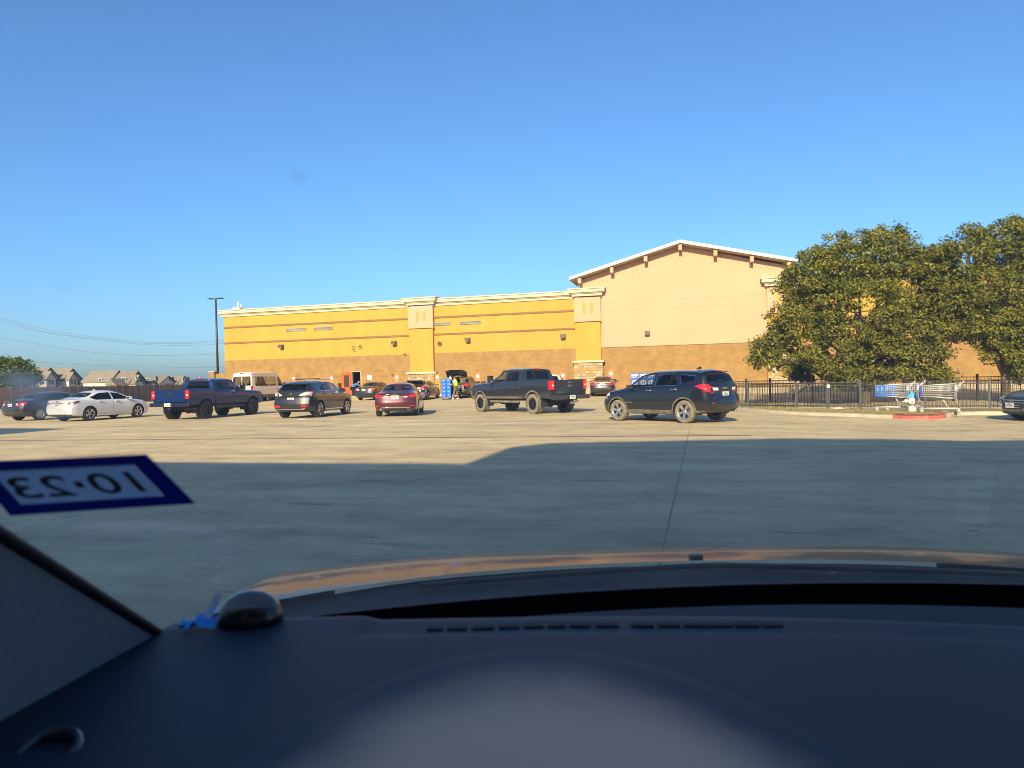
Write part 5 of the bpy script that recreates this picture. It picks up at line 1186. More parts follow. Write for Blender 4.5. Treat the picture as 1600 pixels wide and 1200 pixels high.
for u, v, rz, lab, pan in ((1398, 647.2, 163, 'shopping cart with bright blue nose panels, its nose away from the hydrant', True), (1414, 646.2, 163, 'shopping cart nested in the blue-nosed one, handle behind the hydrant', True), (1471, 650.5, 160, 'single empty shopping cart with deep blue nose rim on the red kerb', False)):
    P = gp(u, v); cart(lab, (P.x, P.y, zg(P.x, P.y) + .115), R(rz - 8), CBL, pan, 1.08)
# two flat stones by the gate, scraps
for u, v, c, lab in ((1308, 645, (.55, .48, .38), 'pale flat rock lying at the foot of the gate'), (1320, 644.5, (.36, .20, .11), 'rust brown rock lying at the foot of the gate')):
    P = gp(u, v); o = MB()
    bmesh.ops.create_icosphere(o.bm, subdivisions=2, radius=.18)
    for vv in o.bm.verts: vv.co = Vector((vv.co.x * 1.4, vv.co.y, vv.co.z * .45)) * random.uniform(.85, 1.15)
    o = o.build('rock', mat('rock_%d' % u, c, .9, var=.3, vscale=8), None, (P.x, P.y, zg(P.x, P.y) + vz + .05), smooth=30); tag(o, lab, 'rock')
P = gp(465, 657); o = MB().grid([[(x * .1, y * .1, .01 + random.uniform(0, .04)) for x in range(4)] for y in range(3)]).build('paper_scrap', WSG, None, (P.x, P.y, zg(P.x, P.y) + .01)); tag(o, 'white paper scrap lying on the concrete before the dark grey crossover', 'litter')
# ---------------------------------------------------------------- trees
def leaf_mat(name, dark, lite, amber):
    m = bpy.data.materials.new(name); m.use_nodes = True; nt = m.node_tree; N = nt.nodes; L = nt.links; b = N['Principled BSDF']
    at = N.new('ShaderNodeAttribute'); at.attribute_name = 'leaf_tint'
    rp = N.new('ShaderNodeValToRGB'); rp.color_ramp.elements[0].color = (*dark, 1); rp.color_ramp.elements[1].color = (*lite, 1); rp.color_ramp.elements[1].position = .78
    e = rp.color_ramp.elements.new(1.0); e.color = (*amber, 1)
    L.new(at.outputs['Fac'], rp.inputs[0]); L.new(rp.outputs[0], b.inputs['Base Color']); b.inputs['Roughness'].default_value = .55; b.inputs['Specular IOR Level'].default_value = .35
    tr = N.new('ShaderNodeBsdfTranslucent'); L.new(rp.outputs[0], tr.inputs[0]); mx = N.new('ShaderNodeMixShader'); mx.inputs[0].default_value = .28
    L.new(b.outputs[0], mx.inputs[1]); L.new(tr.outputs[0], mx.inputs[2]); L.new(mx.outputs[0], N['Material Output'].inputs[0]); return m
LEAF = leaf_mat('oak_leaves', (.034, .056, .009), (.32, .31, .036), (.38, .25, .03))
LEAF2 = leaf_mat('green_leaves', (.03, .06, .012), (.19, .24, .035), (.24, .21, .03))
BARK = mat('grey_bark', (.12, .095, .07), .9, var=.3, vscale=6, bump=.8, bscale=18)
def tree(name, label, base, lobes, trunk_r, fork, leaf, count, size, seed, group=None, clump=(.30, .55)):
    """lobes: (centre, radius xyz) in local metres; foliage sits in many clumps through the shells of the lobes"""
    rg = random.Random(seed); t = thing(name, label, 'tree', base, 0, group); m = MB(); ends = []
    m.tube([(0, 0, -.5), (.03, 0, fork * .5), (.0, .05, fork)], [trunk_r * 1.25, trunk_r, trunk_r * .85], 10)
    for c, r in lobes:
        c = Vector(c); m.tube([(0, .03, fork * .8), Vector((0, 0, fork)).lerp(c, .5) + Vector((rg.uniform(-.3, .3), rg.uniform(-.3, .3), 0)), c], [trunk_r * .6, trunk_r * .38, trunk_r * .16], 7)
        for _ in range(6):
            d = Vector((rg.gauss(0, 1), rg.gauss(0, 1), rg.gauss(0, .8))).normalized(); e = c + Vector((d.x * r[0], d.y * r[1], d.z * r[2])) * .85
            m.tube([c, c.lerp(e, .5) + Vector((0, 0, .1)), e], [trunk_r * .16, trunk_r * .09, trunk_r * .03], 5)
    m.build('trunk', BARK, t)
    verts, faces, tint = [], [], []
    vol = [(r[0] * r[1] + r[1] * r[2] + r[0] * r[2]) for c, r in lobes]; tot = sum(vol); per = 85
    for (c, r), v in zip(lobes, vol):
        for _ in range(int(count * v / tot / per)):
            d = Vector((rg.gauss(0, 1), rg.gauss(0, 1), rg.gauss(0, 1))).normalized(); k = rg.uniform(.55, 1.0) + (.18 * rg.random() if rg.random() < .25 else 0)
            p = Vector(c) + Vector((d.x * r[0], d.y * r[1], d.z * r[2])) * k; cr = rg.uniform(*clump); ct = rg.uniform(-.16, .16)
            for _ in range(per):
                q = Vector((rg.gauss(0, 1), rg.gauss(0, 1), rg.gauss(0, 1))).normalized(); q *= rg.random() ** .45; o = p + Vector((q.x * cr, q.y * cr, q.z * cr * .75))
                nrm = (q * .5 + Vector((rg.uniform(-.7, .7), rg.uniform(-.7, .7), rg.uniform(-.1, 1.0)))).normalized()
                a = nrm.orthogonal().normalized(); a.rotate(Matrix.Rotation(rg.uniform(0, 6.28), 3, nrm)); b_ = nrm.cross(a); s_ = size * rg.uniform(.6, 1.35); dr = nrm * s_ * .16
                i = len(verts)
                verts += [o - a * s_, o + b_ * s_ * .42 - dr, o + a * s_, o - b_ * s_ * .42 - dr]
                faces += [(i, i + 1, i + 2), (i, i + 2, i + 3)]
                tint += [min(1, max(0, rg.gauss(.42, .26) + ct))] * 2
    me = bpy.data.meshes.new('crown'); me.from_pydata([tuple(v) for v in verts], [], faces)
    at = me.attributes.new('leaf_tint', 'FLOAT', 'FACE'); at.data.foreach_set('value', tint); me.materials.append(leaf); put('crown', me, t); return t
def lobes_from(Y, base, items):
    out = []
    for u, v, ru, rv, dy in items:
        p = at_y(u, v, Y); k = (Y) / FPX; out.append((((p.x - base[0]), dy, p.z - base[2]), (ru * k, min(ru, rv) * k * .95 + .2, rv * k)))
    return out
B1 = at_y(1352, 630, 36.2); B1 = (B1.x, 36.2, -.45)
tree('oak_tree', 'wide yellow-green tree with low hanging branches, behind the fence gate', B1, lobes_from(36.2, B1, [(1340, 410, 66, 48, 0), (1392, 398, 52, 46, .3), (1275, 432, 42, 44, .2), (1440, 445, 46, 60, .3), (1250, 500, 52, 42, -.2), (1330, 490, 80, 62, -.4), (1420, 520, 60, 56, 0), (1298, 560, 58, 42, -.6), (1375, 560, 52, 38, -.5), (1232, 552, 36, 26, .5), (1206, 535, 26, 24, .3), (1196, 556, 22, 18, .2), (1250, 440, 36, 30, 0), (1455, 418, 30, 28, .2), (1474, 405, 24, 26, .3), (1470, 440, 34, 40, .4), (1478, 505, 34, 36, .2), (1455, 590, 40, 18, 0), (1445, 560, 38, 36, .3), (1330, 590, 44, 20, -.3)]), .22, 1.5, LEAF, 112000, .088, 11, 'trees behind the fence')
B2 = at_y(1572, 630, 34.5); B2 = (B2.x, 34.5, -.4)
tree('oak_tree', 'taller yellow-green tree cut by the picture edge, above the grey blue car', B2, lobes_from(34.5, B2, [(1575, 385, 46, 48, 0), (1515, 395, 42, 46, .2), (1640, 400, 60, 60, 0), (1535, 450, 50, 42, -.3), (1600, 470, 58, 58, 0), (1500, 455, 34, 40, .4), (1560, 535, 44, 34, -.2), (1655, 500, 60, 60, 0), (1595, 560, 30, 32, -.2), (1520, 500, 30, 30, .3), (1585, 582, 34, 14, -.5), (1630, 570, 40, 30, -.3), (1560, 505, 44, 30, -.6)]), .2, 1.7, LEAF, 78000, .088, 12, 'trees behind the fence')
B3 = at_y(1240, 630, 44); B3 = (B3.x, 44, -.45)
tree('shrub', 'dark green shrub low behind the rear fence by the store pilaster', B3, lobes_from(44, B3, [(1268, 578, 36, 18, 0), (1300, 572, 24, 18, 0)]), .06, .5, LEAF2, 7000, .10, 13)
B4 = at_y(10, 612, 104); B4 = (B4.x, 104, -.2)
tree('broad_tree', 'round green tree rising above the brown wooden fence', B4, lobes_from(104, B4, [(8, 583, 30, 22, 0), (-30, 580, 30, 24, 0), (38, 590, 20, 17, 0), (20, 575, 20, 14, 0), (0, 600, 50, 14, -1)]), .3, 1.6, LEAF2, 26000, .24, 14, clump=(.9, 1.6))

# ---------------------------------------------------------------- brown board fence on the far left
fw = thing('board_fence', 'long brown board fence with pale posts along the far side of the lot', 'fence', (-45.2, 54, 0))
WD = [mat('brown_boards_%s' % k, c, .85, var=.2, vscale=4, stretch=(6, 6, .6)) for k, c in (('plain', (.46, .26, .16)), ('darker', (.42, .235, .145)), ('lighter', (.50, .285, .18)))]; PWD = mat('pale_post', (.62, .44, .27), .8)
H_ = 1.84; step = 1.42
bays = []
for wd in WD:
    m = MB()
    for j in range(9):
        d = (j % 3) * .008; m.box((-.02 - d, j * step / 9 + .003, .02), (.012 - d, (j + 1) * step / 9 - .003, H_ - .03 + .012 * (j % 2)))
    bays.append(m.mesh('board_panel', wd))
pm = MB().box((-.05, -.055, -.3), (.06, .055, H_ + .06)).mesh('post', PWD); rm = MB().box((.02, .03, 0), (.055, step - .03, .09)).mesh('rail', WD[1]); cm = MB().box((-.06, 0, H_), (.05, step, H_ + .035)).mesh('cap_rail', WD[2])
for k in range(-6, 62):
    y = k * step; put('post', pm, fw, (.04, y, 0)); put('board_panel', bays[k % 3 if k % 5 else 1], fw, (0, y, 0)); put('cap_rail', cm, fw, (0, y, 0))
kb = MB().box((-44.9, 40, -.1), (-44.6, 112, .13)).build('far_kerb', mat('pinkish_kerb', (.50, .36, .26), .85), None); tag(kb, kind='structure')

# ---------------------------------------------------------------- houses beyond
ROOF = [mat('shingle_%s' % k, c, .9, var=.18, vscale=1.6, detail=8) for k, c in (('tan', (.23, .195, .15)), ('brown', (.20, .165, .125)), ('grey', (.215, .19, .155)))]
SIDING = [mat('siding_%s' % k, c, .8, var=.04, vscale=.6) for k, c in (('cream', (.70, .63, .49)), ('beige', (.62, .56, .45)), ('stone', (.58, .54, .48)))]
TRIMH = mat('house_trim', (.10, .085, .07), .7); PANE = mat('house_pane', (.05, .06, .075), .1, coat=1)
def house(label, P, rz, L, W, ev, ap, roof, wall, bump=True, hip=0, garage=True, wins=2):
    h = thing('house', label, 'house', P, rz, 'houses beyond the board fence')
    MB().box((-L, -W / 2, -.5), (0, W / 2, ev)).build('wall', wall, h)
    m = MB(); m.prism([(-W / 2, ev), (W / 2, ev), (0, ap)], -L if not hip else -L * .5, 0, 'x'); m.build('gable_wall', wall, h)
    o = .45; k = (ap - ev) / (W / 2); m = MB()
    for sg in (1, -1):
        a = (sg * (W / 2 + o), ev - k * o)
        top = 0.3
        if hip: m.quad([(o, a[0], a[1]), (o, 0, ap + .12), (-L + hip, 0, ap + .12), (-L - o, a[0], a[1])])
        else: m.prism([(a[0], a[1] + .02), (0, ap + .02), (0, ap + .22), (a[0], a[1] + .22)], -L - o, o, 'x')
    if hip: m.bm.faces.new([m.bm.verts.new(p) for p in ((-L - o, W / 2 + o, ev - k * o), (-L + hip, 0, ap + .12), (-L - o, -W / 2 - o, ev - k * o))])
    rf_ = m.build('roof', roof, h)
    m = MB()
    for sg in (1, -1): m.prism([(sg * (W / 2 + o), ev - k * o - .12), (0, ap - .10), (0, ap + .1), (sg * (W / 2 + o), ev - k * o + .1)], o, o + .08, 'x')
    m.build('barge_board', TRIMH, rf_)
    MB().box((-L * .6, W * .12, ap - .9), (-L * .6 + .35, W * .12 + .35, ap + .1)).build('vent_stack', TRIMH, rf_)
    def win(x, y, z, w=1.0, hh=1.4, face='x'):
        if face == 'x': f = MB().box((x - .02, y - w / 2 - .1, z - .1), (x + .05, y + w / 2 + .1, z + hh + .1)).build('window', WSG, h); MB().box((x + .051, y - w / 2, z), (x + .06, y + w / 2, z + hh * .49)).box((x + .051, y - w / 2, z + hh * .52), (x + .06, y + w / 2, z + hh)).build('pane', PANE, f)
        else: f = MB().box((x - w / 2 - .1, y - .05, z - .1), (x + w / 2 + .1, y + .02, z + hh + .1)).build('window', WSG, h); MB().box((x - w / 2, y - .06, z), (x + w / 2, y - .051, z + hh)).build('pane', PANE, f)
    for q in range(wins): win(0, W * .22 + (q - .5) * 1.2 if wins > 1 else W * .22, 3.4)
    win(-L * .35, -W / 2, 3.6, 1.0, 1.0, 'y')
    if bump:
        bw = W * .5; by = -W * .24; be = ev - .25; ba = ap - 1.15; bl = 1.8
        MB().box((.002, by - bw / 2, -.5), (bl, by + bw / 2, be)).build('bay_wall', wall, h)
        m = MB(); m.prism([(by - bw / 2, be), (by + bw / 2, be), (by, ba)], .002, bl, 'x'); m.build('bay_gable', wall, h)
        m = MB(); kk = (ba - be) / (bw / 2)
        for sg in (1, -1): m.prism([(by + sg * (bw / 2 + .35), be - kk * .35), (by, ba), (by, ba + .2), (by + sg * (bw / 2 + .35), be - kk * .35 + .2)], -L * .25, bl + .35, 'x')
        m.build('bay_roof', roof, h); win(bl, by - .62, 3.2); win(bl, by + .62, 3.2)
    if garage:
        MB().box((-L * .7, -W / 2 - 4.5, -.5), (-L * .1, -W / 2 - .002, 2.6)).build('porch_wall', wall, h)
        m = MB(); m.prism([(-L * .7 - .4, 2.5), (-L * .4, 4.3), (-L * .1 + .4, 2.5)], -W / 2 - 4.9, -W / 2 - .01, 'y'); m.build('porch_roof', roof, h)
hs = [(77, 575, 1, 7.5, 7.2, 'tan roofed two storey house closest to the round green tree', 0, 0, True, 0, -6), (112, 576.5, 2, 7.6, 7.0, 'two storey house with twin gables, second from the round green tree', 0, 2, True, 0, -8), (184, 579.5, 1, 8.2, 7.2, 'cream house with broad tan roof and low porch gable above the fence', 0, 0, False, 0, -8),
      (214, 580.5, 3, 4.6, 6.8, 'house with stepped front gable left of the low roofed pair', 1, 1, True, 0, -10), (262, 587.5, 4, 12, 8, 'low hipped house with wide brown roof above the blue pickup bed', 1, 0, False, 4, -14), (287, 588, 5, 9, 7, 'small far house with paired roofs above the blue pickup cab', 2, 1, True, 0, -14), (334, 590, 6, 11, 9, 'cream gable end peeking out beside the light pole', 0, 0, False, 0, -72), (238, 594.5, 7, 10, 8, 'low pale roofed house between two brown roofed houses', 2, 2, False, 3, -12), (143, 592, 8, 8, 7, 'dark low roof between the twin gabled house and the cream house', 1, 2, False, 0, -55)]
for u, v, k, L, W, lab, ri, wi, bp_, hp2, ang in hs:
    Y = 200 + 6 * (k % 3) + (25 if k in (4, 5, 6) else 0); P = at_y(u, v, Y); apz = P.z
    house(lab, (P.x, P.y, 0), R(ang), L, W, apz - (2.9 if k < 4 else 2.3), apz, ROOF[ri], SIDING[wi], bp_, hp2, k in (2, 3, 5), 2 if k != 7 else 1)

# ---------------------------------------------------------------- overhead lines and light pole
WIR = mat('line_black', (.10, .11, .13), .6)
lines = [([(-220, 455), (0, 496.2), (76.5, 516), (157.5, 527.7), (238.5, 534.7), (288, 535), (337.5, 532), (440, 518)], 'upper overhead line, highest of the close pair'), ([(-220, 457), (0, 498.5), (76.5, 519.5), (157.5, 530), (238.5, 536.8), (288, 537), (337.5, 534), (440, 520)], 'overhead line running just under the highest one'), ([(-220, 462), (0, 503.2), (79, 521), (157.5, 531.3), (238.5, 539), (288, 540), (337.5, 537.5), (440, 524)], 'overhead line, lowest of the sagging group of three'),
         ([(-220, 490), (0, 527), (97, 544), (187, 554.2), (238.5, 555.6), (337.5, 553), (440, 545)], 'faint overhead line below the sagging group'), ([(-220, 545), (40, 564.6), (133, 570), (247.5, 573.5), (337, 574.5), (440, 573)], 'lowest overhead line just above the house roofs')]
YW = 128
pts_all = []
for pl, lab in lines:
    fu = curve([(a, b) for a, b in pl]); us = [-220 + 20 * i for i in range(34)]
    o = MB().tube([at_y(u, fu(u), YW) for u in us], .022, 5).build('power_line', WIR); tag(o, lab, 'power line', 'overhead lines on the utility poles'); pts_all.append((at_y(-220, fu(-220), YW), at_y(440, fu(440), YW)))
for e, lab in ((0, 'wooden utility pole beyond the board fence'), (1, 'wooden utility pole behind the yellow store')):
    b = pts_all[0][e]; u_ = thing('utility_pole', lab, 'utility pole', (b.x, b.y + .25, 0))
    MB().tube([(0, 0, -.5), (0, 0, b.z + .8)], [.2, .13], 10).build('shaft', BARK, u_)
    for k, p in enumerate(pts_all): MB().box((-.9, -.34, p[e].z - .14), (.9, -.14, p[e].z - .025)).build('crossarm', BARK, u_)
lp = at_y(341, 606, 70.5)
pole = thing('lamp_post', 'tall black parking lot light pole with twin flat heads by the store corner', 'street lamp', (lp.x, lp.y, zg(lp.x, lp.y)), -GA)
topz = at_y(338.3, 470, 70.5).z
MB().lathe([(.28, -.1), (.28, .75), (.24, .80), (.24, .82)], 18).build('footing', mat('lot_footing', (.45, .40, .32), .85), pole)
MB().tube([(0, 0, .82), (0, 0, topz)], [.13, .085], 10).build('shaft', DRK, pole)
MB().bar((-.35, 0, topz - .02), (.35, 0, topz - .02), .07, .08).build('arm', DRK, pole)
for sg in (1, -1):
    q = MB().box((sg * .55 - .26, -.22, topz - .03), (sg * .55 + .26, .22, topz + .045)); q.bevel(.03, 1); q.build('lamp_head', DRK, pole)

# ---------------------------------------------------------------- store behind the viewer: its stepped roofline shades the near lot
tanE = math.tan(R(SUN_EL)); F0 = -9.0
Hn = lambda n: (n - F0) * tanE
bh = thing('store_building', 'tan store outside the view whose stepped roofline shades the near concrete', 'store', an(0, F0), -GA)
m = MB(); m.prism([(-75, 0), (-23.8, 0), (-23.8, Hn(22.3)), (-27.5, Hn(22.9)), (-75, Hn(24))], -14, 0); m.build('corner_block', CRM, bh)
m = MB(); m.prism([(-23.79, 0), (-4.2, 0), (-4.2, Hn(12.1)), (-23.79, Hn(12.1))], -14, -.01); m.build('middle_block', YEL, bh)
m = MB(); m.prism([(-4.19, 0), (40, 0), (40, Hn(17.2)), (14, Hn(18.8)), (7, Hn(18.2)), (-3.4, Hn(16.06)), (-4.19, Hn(15.1))], -14, 0); m.build('gable_block', CRM, bh)
# ---------------------------------------------------------------- the car we sit in
CX = .37                                        # its centre line
own = thing('car', 'dark car seen from its driving seat, with navy dashboard, windshield and hood', 'car', (CX, 0, 0))
def O(p): return (p[0] - CX, p[1], p[2])
DASH = mat('dash_vinyl', (.008, .018, .036), .6, var=.12, vscale=160, bump=.25, bscale=900, spec=.45)
HUMP = bpy.data.materials.new('glow_painted_vinyl'); HUMP.use_nodes = True; hn = HUMP.node_tree; hb = hn.nodes['Principled BSDF']; hb.inputs['Roughness'].default_value = .6; hb.inputs['Specular IOR Level'].default_value = .42
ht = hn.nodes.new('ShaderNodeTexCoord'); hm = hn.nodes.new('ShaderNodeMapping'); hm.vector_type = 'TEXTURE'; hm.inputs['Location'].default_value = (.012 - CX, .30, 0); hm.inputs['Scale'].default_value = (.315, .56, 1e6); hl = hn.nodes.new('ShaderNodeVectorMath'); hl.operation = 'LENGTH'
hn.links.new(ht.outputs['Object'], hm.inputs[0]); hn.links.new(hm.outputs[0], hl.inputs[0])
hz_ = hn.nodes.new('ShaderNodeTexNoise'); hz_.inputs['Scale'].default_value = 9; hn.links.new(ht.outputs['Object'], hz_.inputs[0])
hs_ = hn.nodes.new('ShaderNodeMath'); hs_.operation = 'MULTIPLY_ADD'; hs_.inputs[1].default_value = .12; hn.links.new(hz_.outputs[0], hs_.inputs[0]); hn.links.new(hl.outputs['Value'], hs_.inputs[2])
hr = hn.nodes.new('ShaderNodeValToRGB'); hr.color_ramp.interpolation = 'EASE'; hr.color_ramp.elements[0].position = .66; hr.color_ramp.elements[0].color = (.74, .42, .25, 1); hr.color_ramp.elements[1].position = 1.06; hr.color_ramp.elements[1].color = (.008, .018, .036, 1)  # warm reflected glow put into the base colour, fading out towards the rim
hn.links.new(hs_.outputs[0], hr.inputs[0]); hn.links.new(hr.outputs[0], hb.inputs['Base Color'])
TRIMV = mat('grey_trim', (.27, .29, .32), .6, var=.1, vscale=200, bump=.2, bscale=900)
SEALM = mat('seal_black', (.006, .006, .007), .7)
HOODP = paint('hood_paint', (.018, .018, .020), metal=.1, coat=.4, coat_rough=.07, spec=.08)
def ws_y(x, z):                                 # windshield surface: raked 32 degrees, bowed across
    return 1.145 - .165 * ((x - CX) / .85) ** 2 - (z - 1.15) / .627
def ws_hit(u, v):
    d = ray(u, v); lo, hi = .05, 3
    for _ in range(50):
        t = (lo + hi) / 2; p = EYE + d * t
        if p.y < ws_y(p.x, p.z): lo = t
        else: hi = t
    return EYE + d * lo
XL, XR = -.475, 1.215
def wx(f, z):                                   # side edges draw in towards the roof
    k = max(0, z - 1.15) * .10; return (XL + k) + (XR - XL - 2 * k) * f
zs = [1.105 + .02 * i for i in range(35)]
m = MB(); m.grid([[O((wx(i / 30, z), ws_y(wx(i / 30, z), z), z)) for i in range(31)] for z in zs])
# windshield glass: clear with a film of dust, and smears, with the tissue's reflection painted as pale spots
wg = bpy.data.materials.new('windshield_glass'); wg.use_nodes = True; nt = wg.node_tree; N = nt.nodes; L = nt.links; N.remove(N['Principled BSDF'])
tr = N.new('ShaderNodeBsdfTransparent'); tr.inputs[0].default_value = (.845, .905, .885, 1)
gl = N.new('ShaderNodeBsdfGlossy'); gl.inputs['Roughness'].default_value = .02
fr = two_sided_fresnel(nt, 1.45)
mx = N.new('ShaderNodeMixShader'); L.new(fr.outputs[0], mx.inputs[0]); L.new(tr.outputs[0], mx.inputs[1]); L.new(gl.outputs[0], mx.inputs[2])
df = N.new('ShaderNodeBsdfDiffuse'); df.inputs[0].default_value = (.75, .60, .44, 1); tl = N.new('ShaderNodeBsdfTranslucent'); tl.inputs[0].default_value = (.80, .64, .47, 1)
ad = N.new('ShaderNodeMixShader'); ad.inputs[0].default_value = .92; L.new(df.outputs[0], ad.inputs[1]); L.new(tl.outputs[0], ad.inputs[2])
tc = N.new('ShaderNodeTexCoord')
def M2(op, a, b=None):
    n = N.new('ShaderNodeMath'); n.operation = op
    for i, q in enumerate((a, b)):
        if q is None: continue
        if isinstance(q, (int, float)): n.inputs[i].default_value = q
        else: L.new(q, n.inputs[i])
    return n.outputs[0]
ns = N.new('ShaderNodeTexNoise'); ns.inputs['Scale'].default_value = 26; ns.inputs['Detail'].default_value = 6; L.new(tc.outputs['Object'], ns.inputs[0])
nd = N.new('ShaderNodeTexNoise'); nd.inputs['Scale'].default_value = 5; nd.inputs['Detail'].default_value = 8; L.new(tc.outputs['Object'], nd.inputs[0])
dust = M2('MULTIPLY', M2('ADD', nd.outputs[0], .25), .115)
for (u, v), rad, amt in (((56, 610), .024, .34), ((88, 640), .017, .26), ((30, 592), .014, .24), ((465, 276), .006, .10), ((100, 448), .009, .04), ((140, 820), 0.015, 0.09), ((154, 820), 0.015, 0.09), ((168, 820), 0.015, 0.09), ((182, 820), 0.015, 0.09), ((196, 820), 0.015, 0.09), ((210, 820), 0.015, 0.09), ((224, 820), 0.015, 0.09), ((238, 820), 0.015, 0.09), ((252, 821), 0.015, 0.09), ((266, 823), 0.015, 0.09), ((280, 824), 0.015, 0.09), ((294, 825), 0.015, 0.09), ((308, 827), 0.015, 0.09), ((322, 828), 0.015, 0.09), ((336, 829), 0.015, 0.09), ((352, 842), 0.011, 0.10), ((352, 852), 0.011, 0.10), ((352, 862), 0.011, 0.10), ((352, 872), 0.011, 0.10), ((132, 836), 0.012, 0.10), ((335, 905), 0.014, 0.12), ((342, 890), 0.012, 0.10), ((1280, 765), .003, .14), ((745, 855), .003, .2), ((1300, 895), .008, .12), ((1130, 790), .010, .03)):
    p = ws_hit(u, v); vm = N.new('ShaderNodeVectorMath'); vm.operation = 'DISTANCE'; L.new(tc.outputs['Object'], vm.inputs[0]); vm.inputs[1].default_value = O(p)
    mr = N.new('ShaderNodeMapRange'); mr.interpolation_type = 'SMOOTHSTEP'; mr.inputs[1].default_value = rad * 1.25; mr.inputs[2].default_value = 0; mr.inputs[3].default_value = 0; mr.inputs[4].default_value = amt * 3.2
    L.new(vm.outputs[1], mr.inputs[0]); dust = M2('ADD', dust, M2('MULTIPLY', mr.outputs[0], M2('ADD', ns.outputs[0], .05)))
ms = N.new('ShaderNodeMixShader'); L.new(dust, ms.inputs[0]); L.new(mx.outputs[0], ms.inputs[1]); L.new(ad.outputs[0], ms.inputs[2]); L.new(ms.outputs[0], N['Material Output'].inputs[0])
wsh = m.build('windshield', wg, own)
# black printed band along its foot
m = MB(); m.grid([[O((wx(i / 30, z), ws_y(wx(i / 30, z), z) - .004, z)) for i in range(31)] for z in (1.10, 1.125, 1.150, 1.168)]); m.build('frit_band', SEALM, wsh)
def sheet(name, c, ct):
    paper = bpy.data.materials.new(name); paper.use_nodes = True; pn_ = paper.node_tree; pb = pn_.nodes['Principled BSDF']; pb.inputs['Base Color'].default_value = (*c, 1)
    pt = pn_.nodes.new('ShaderNodeBsdfTranslucent'); pt.inputs[0].default_value = (*ct, 1); px = pn_.nodes.new('ShaderNodeMixShader'); px.inputs[0].default_value = .5
    pn_.links.new(pb.outputs[0], px.inputs[1]); pn_.links.new(pt.outputs[0], px.inputs[2]); pn_.links.new(px.outputs[0], pn_.nodes['Material Output'].inputs[0]); return paper
paper = sheet('sticker_paper', (.45, .5, .55), (.40, .50, .60))
# inspection sticker, printed side facing out: it reads mirrored from inside
cs = [ws_hit(*q) for q in ((-52, 722), (232, 709), (308, 786), (20, 805))]
def sp_(s_, t, off=0):
    a = cs[0].lerp(cs[1], s_); b = cs[3].lerp(cs[2], s_); p = a.lerp(b, t); p.y = ws_y(p.x, p.z) - .003 - off; return O(p)
m = MB(); fs_ = (0, .10, .87, 1); ft = (0, .17, .79, 1)
for i in range(3):
    for j in range(3):
        if (i, j) != (1, 1): m.grid([[sp_(fs_[i] + (fs_[i + 1] - fs_[i]) * a / 4, ft[j] + (ft[j + 1] - ft[j]) * b / 4) for a in range(5)] for b in range(5)])
stk = m.build('inspection_sticker', sheet('sticker_blue', (.010, .012, .085), (.010, .012, .14)), own)
m = MB(); m.grid([[sp_(.10 + .77 * i / 6, .17 + .62 * j / 4, .0012) for i in range(7)] for j in range(5)]); m.build('sticker_field', paper, stk)
def text_mesh(body, font_scale=1.0):
    cu = bpy.data.curves.new('date', 'FONT'); cu.body = body; cu.align_x = 'CENTER'; cu.align_y = 'CENTER'; cu.offset = .012; to = bpy.data.objects.new('date', cu); COL.objects.link(to)
    me = bpy.data.meshes.new_from_object(to.evaluated_get(bpy.context.evaluated_depsgraph_get())); bpy.data.objects.remove(to); return me
me = text_mesh('10 23'); xs_ = [v.co.x for v in me.vertices]; ys_ = [v.co.y for v in me.vertices]; x0, x1, y0, y1 = min(xs_), max(xs_), min(ys_), max(ys_)
for v in me.vertices:
    s_ = 1 - (v.co.x - x0) / (x1 - x0); t = 1 - (v.co.y - y0) / (y1 - y0); v.co = sp_(.13 + .68 * s_, .28 + .40 * t, .0022)
me.materials.append(mat('sticker_ink', (.09, .11, .13), .6)); put('date_print', me, stk)
m = MB(); c = (.485, .47)
m.grid([[sp_(c[0] + (i - 1) * .022, c[1] + (j - 1) * .06, .0022) for i in range(3)] for j in range(3)]); m.build('dot_print', mat('sticker_red', (.22, .05, .07), .6), stk)
# dashboard: one moulded top from door to door, rising to the instrument hood
def dash_z(x, y):
    z = 1.178
    return z - .10 * sst((.42 - y) / .2) * .4
far_edge = curve([(-.60, .955), (-.47, .970), (-.26, .980), (0, .975), (.25, .958), (.64, .887), (1.25, .70)])
def left_edge(y): return -.467 - .16 * (.98 - y)
m = MB(); rows = []
NYd = 48
for j in range(NYd + 1):
    t = j / NYd; r = []
    for i in range(81):
        s_ = i / 80; y = .18 + (far_edge(left_edge(.9) + (1.20 - left_edge(.9)) * s_) - .18) * t; xl = left_edge(y); x = xl + (1.24 - xl) * s_
        z = dash_z(x, y)
        if x > -.215:                           # shallow ledge for the defroster, cut by a rounded corner
            e = sst((x + .215) / .02); z -= e * .006 * sst((y - (far_edge(x) - .075 - .0 * x)) / .012)
        r.append(O((x, y, z)))
    rows.append(r)
last = rows[-1]; rows.append([(p[0], p[1] + .006, p[2] - .012) for p in last]); rows.append([(p[0], p[1] + .010, p[2] - .12) for p in last])
m.grid(rows); dsh = m.build('dashboard', DASH, own)
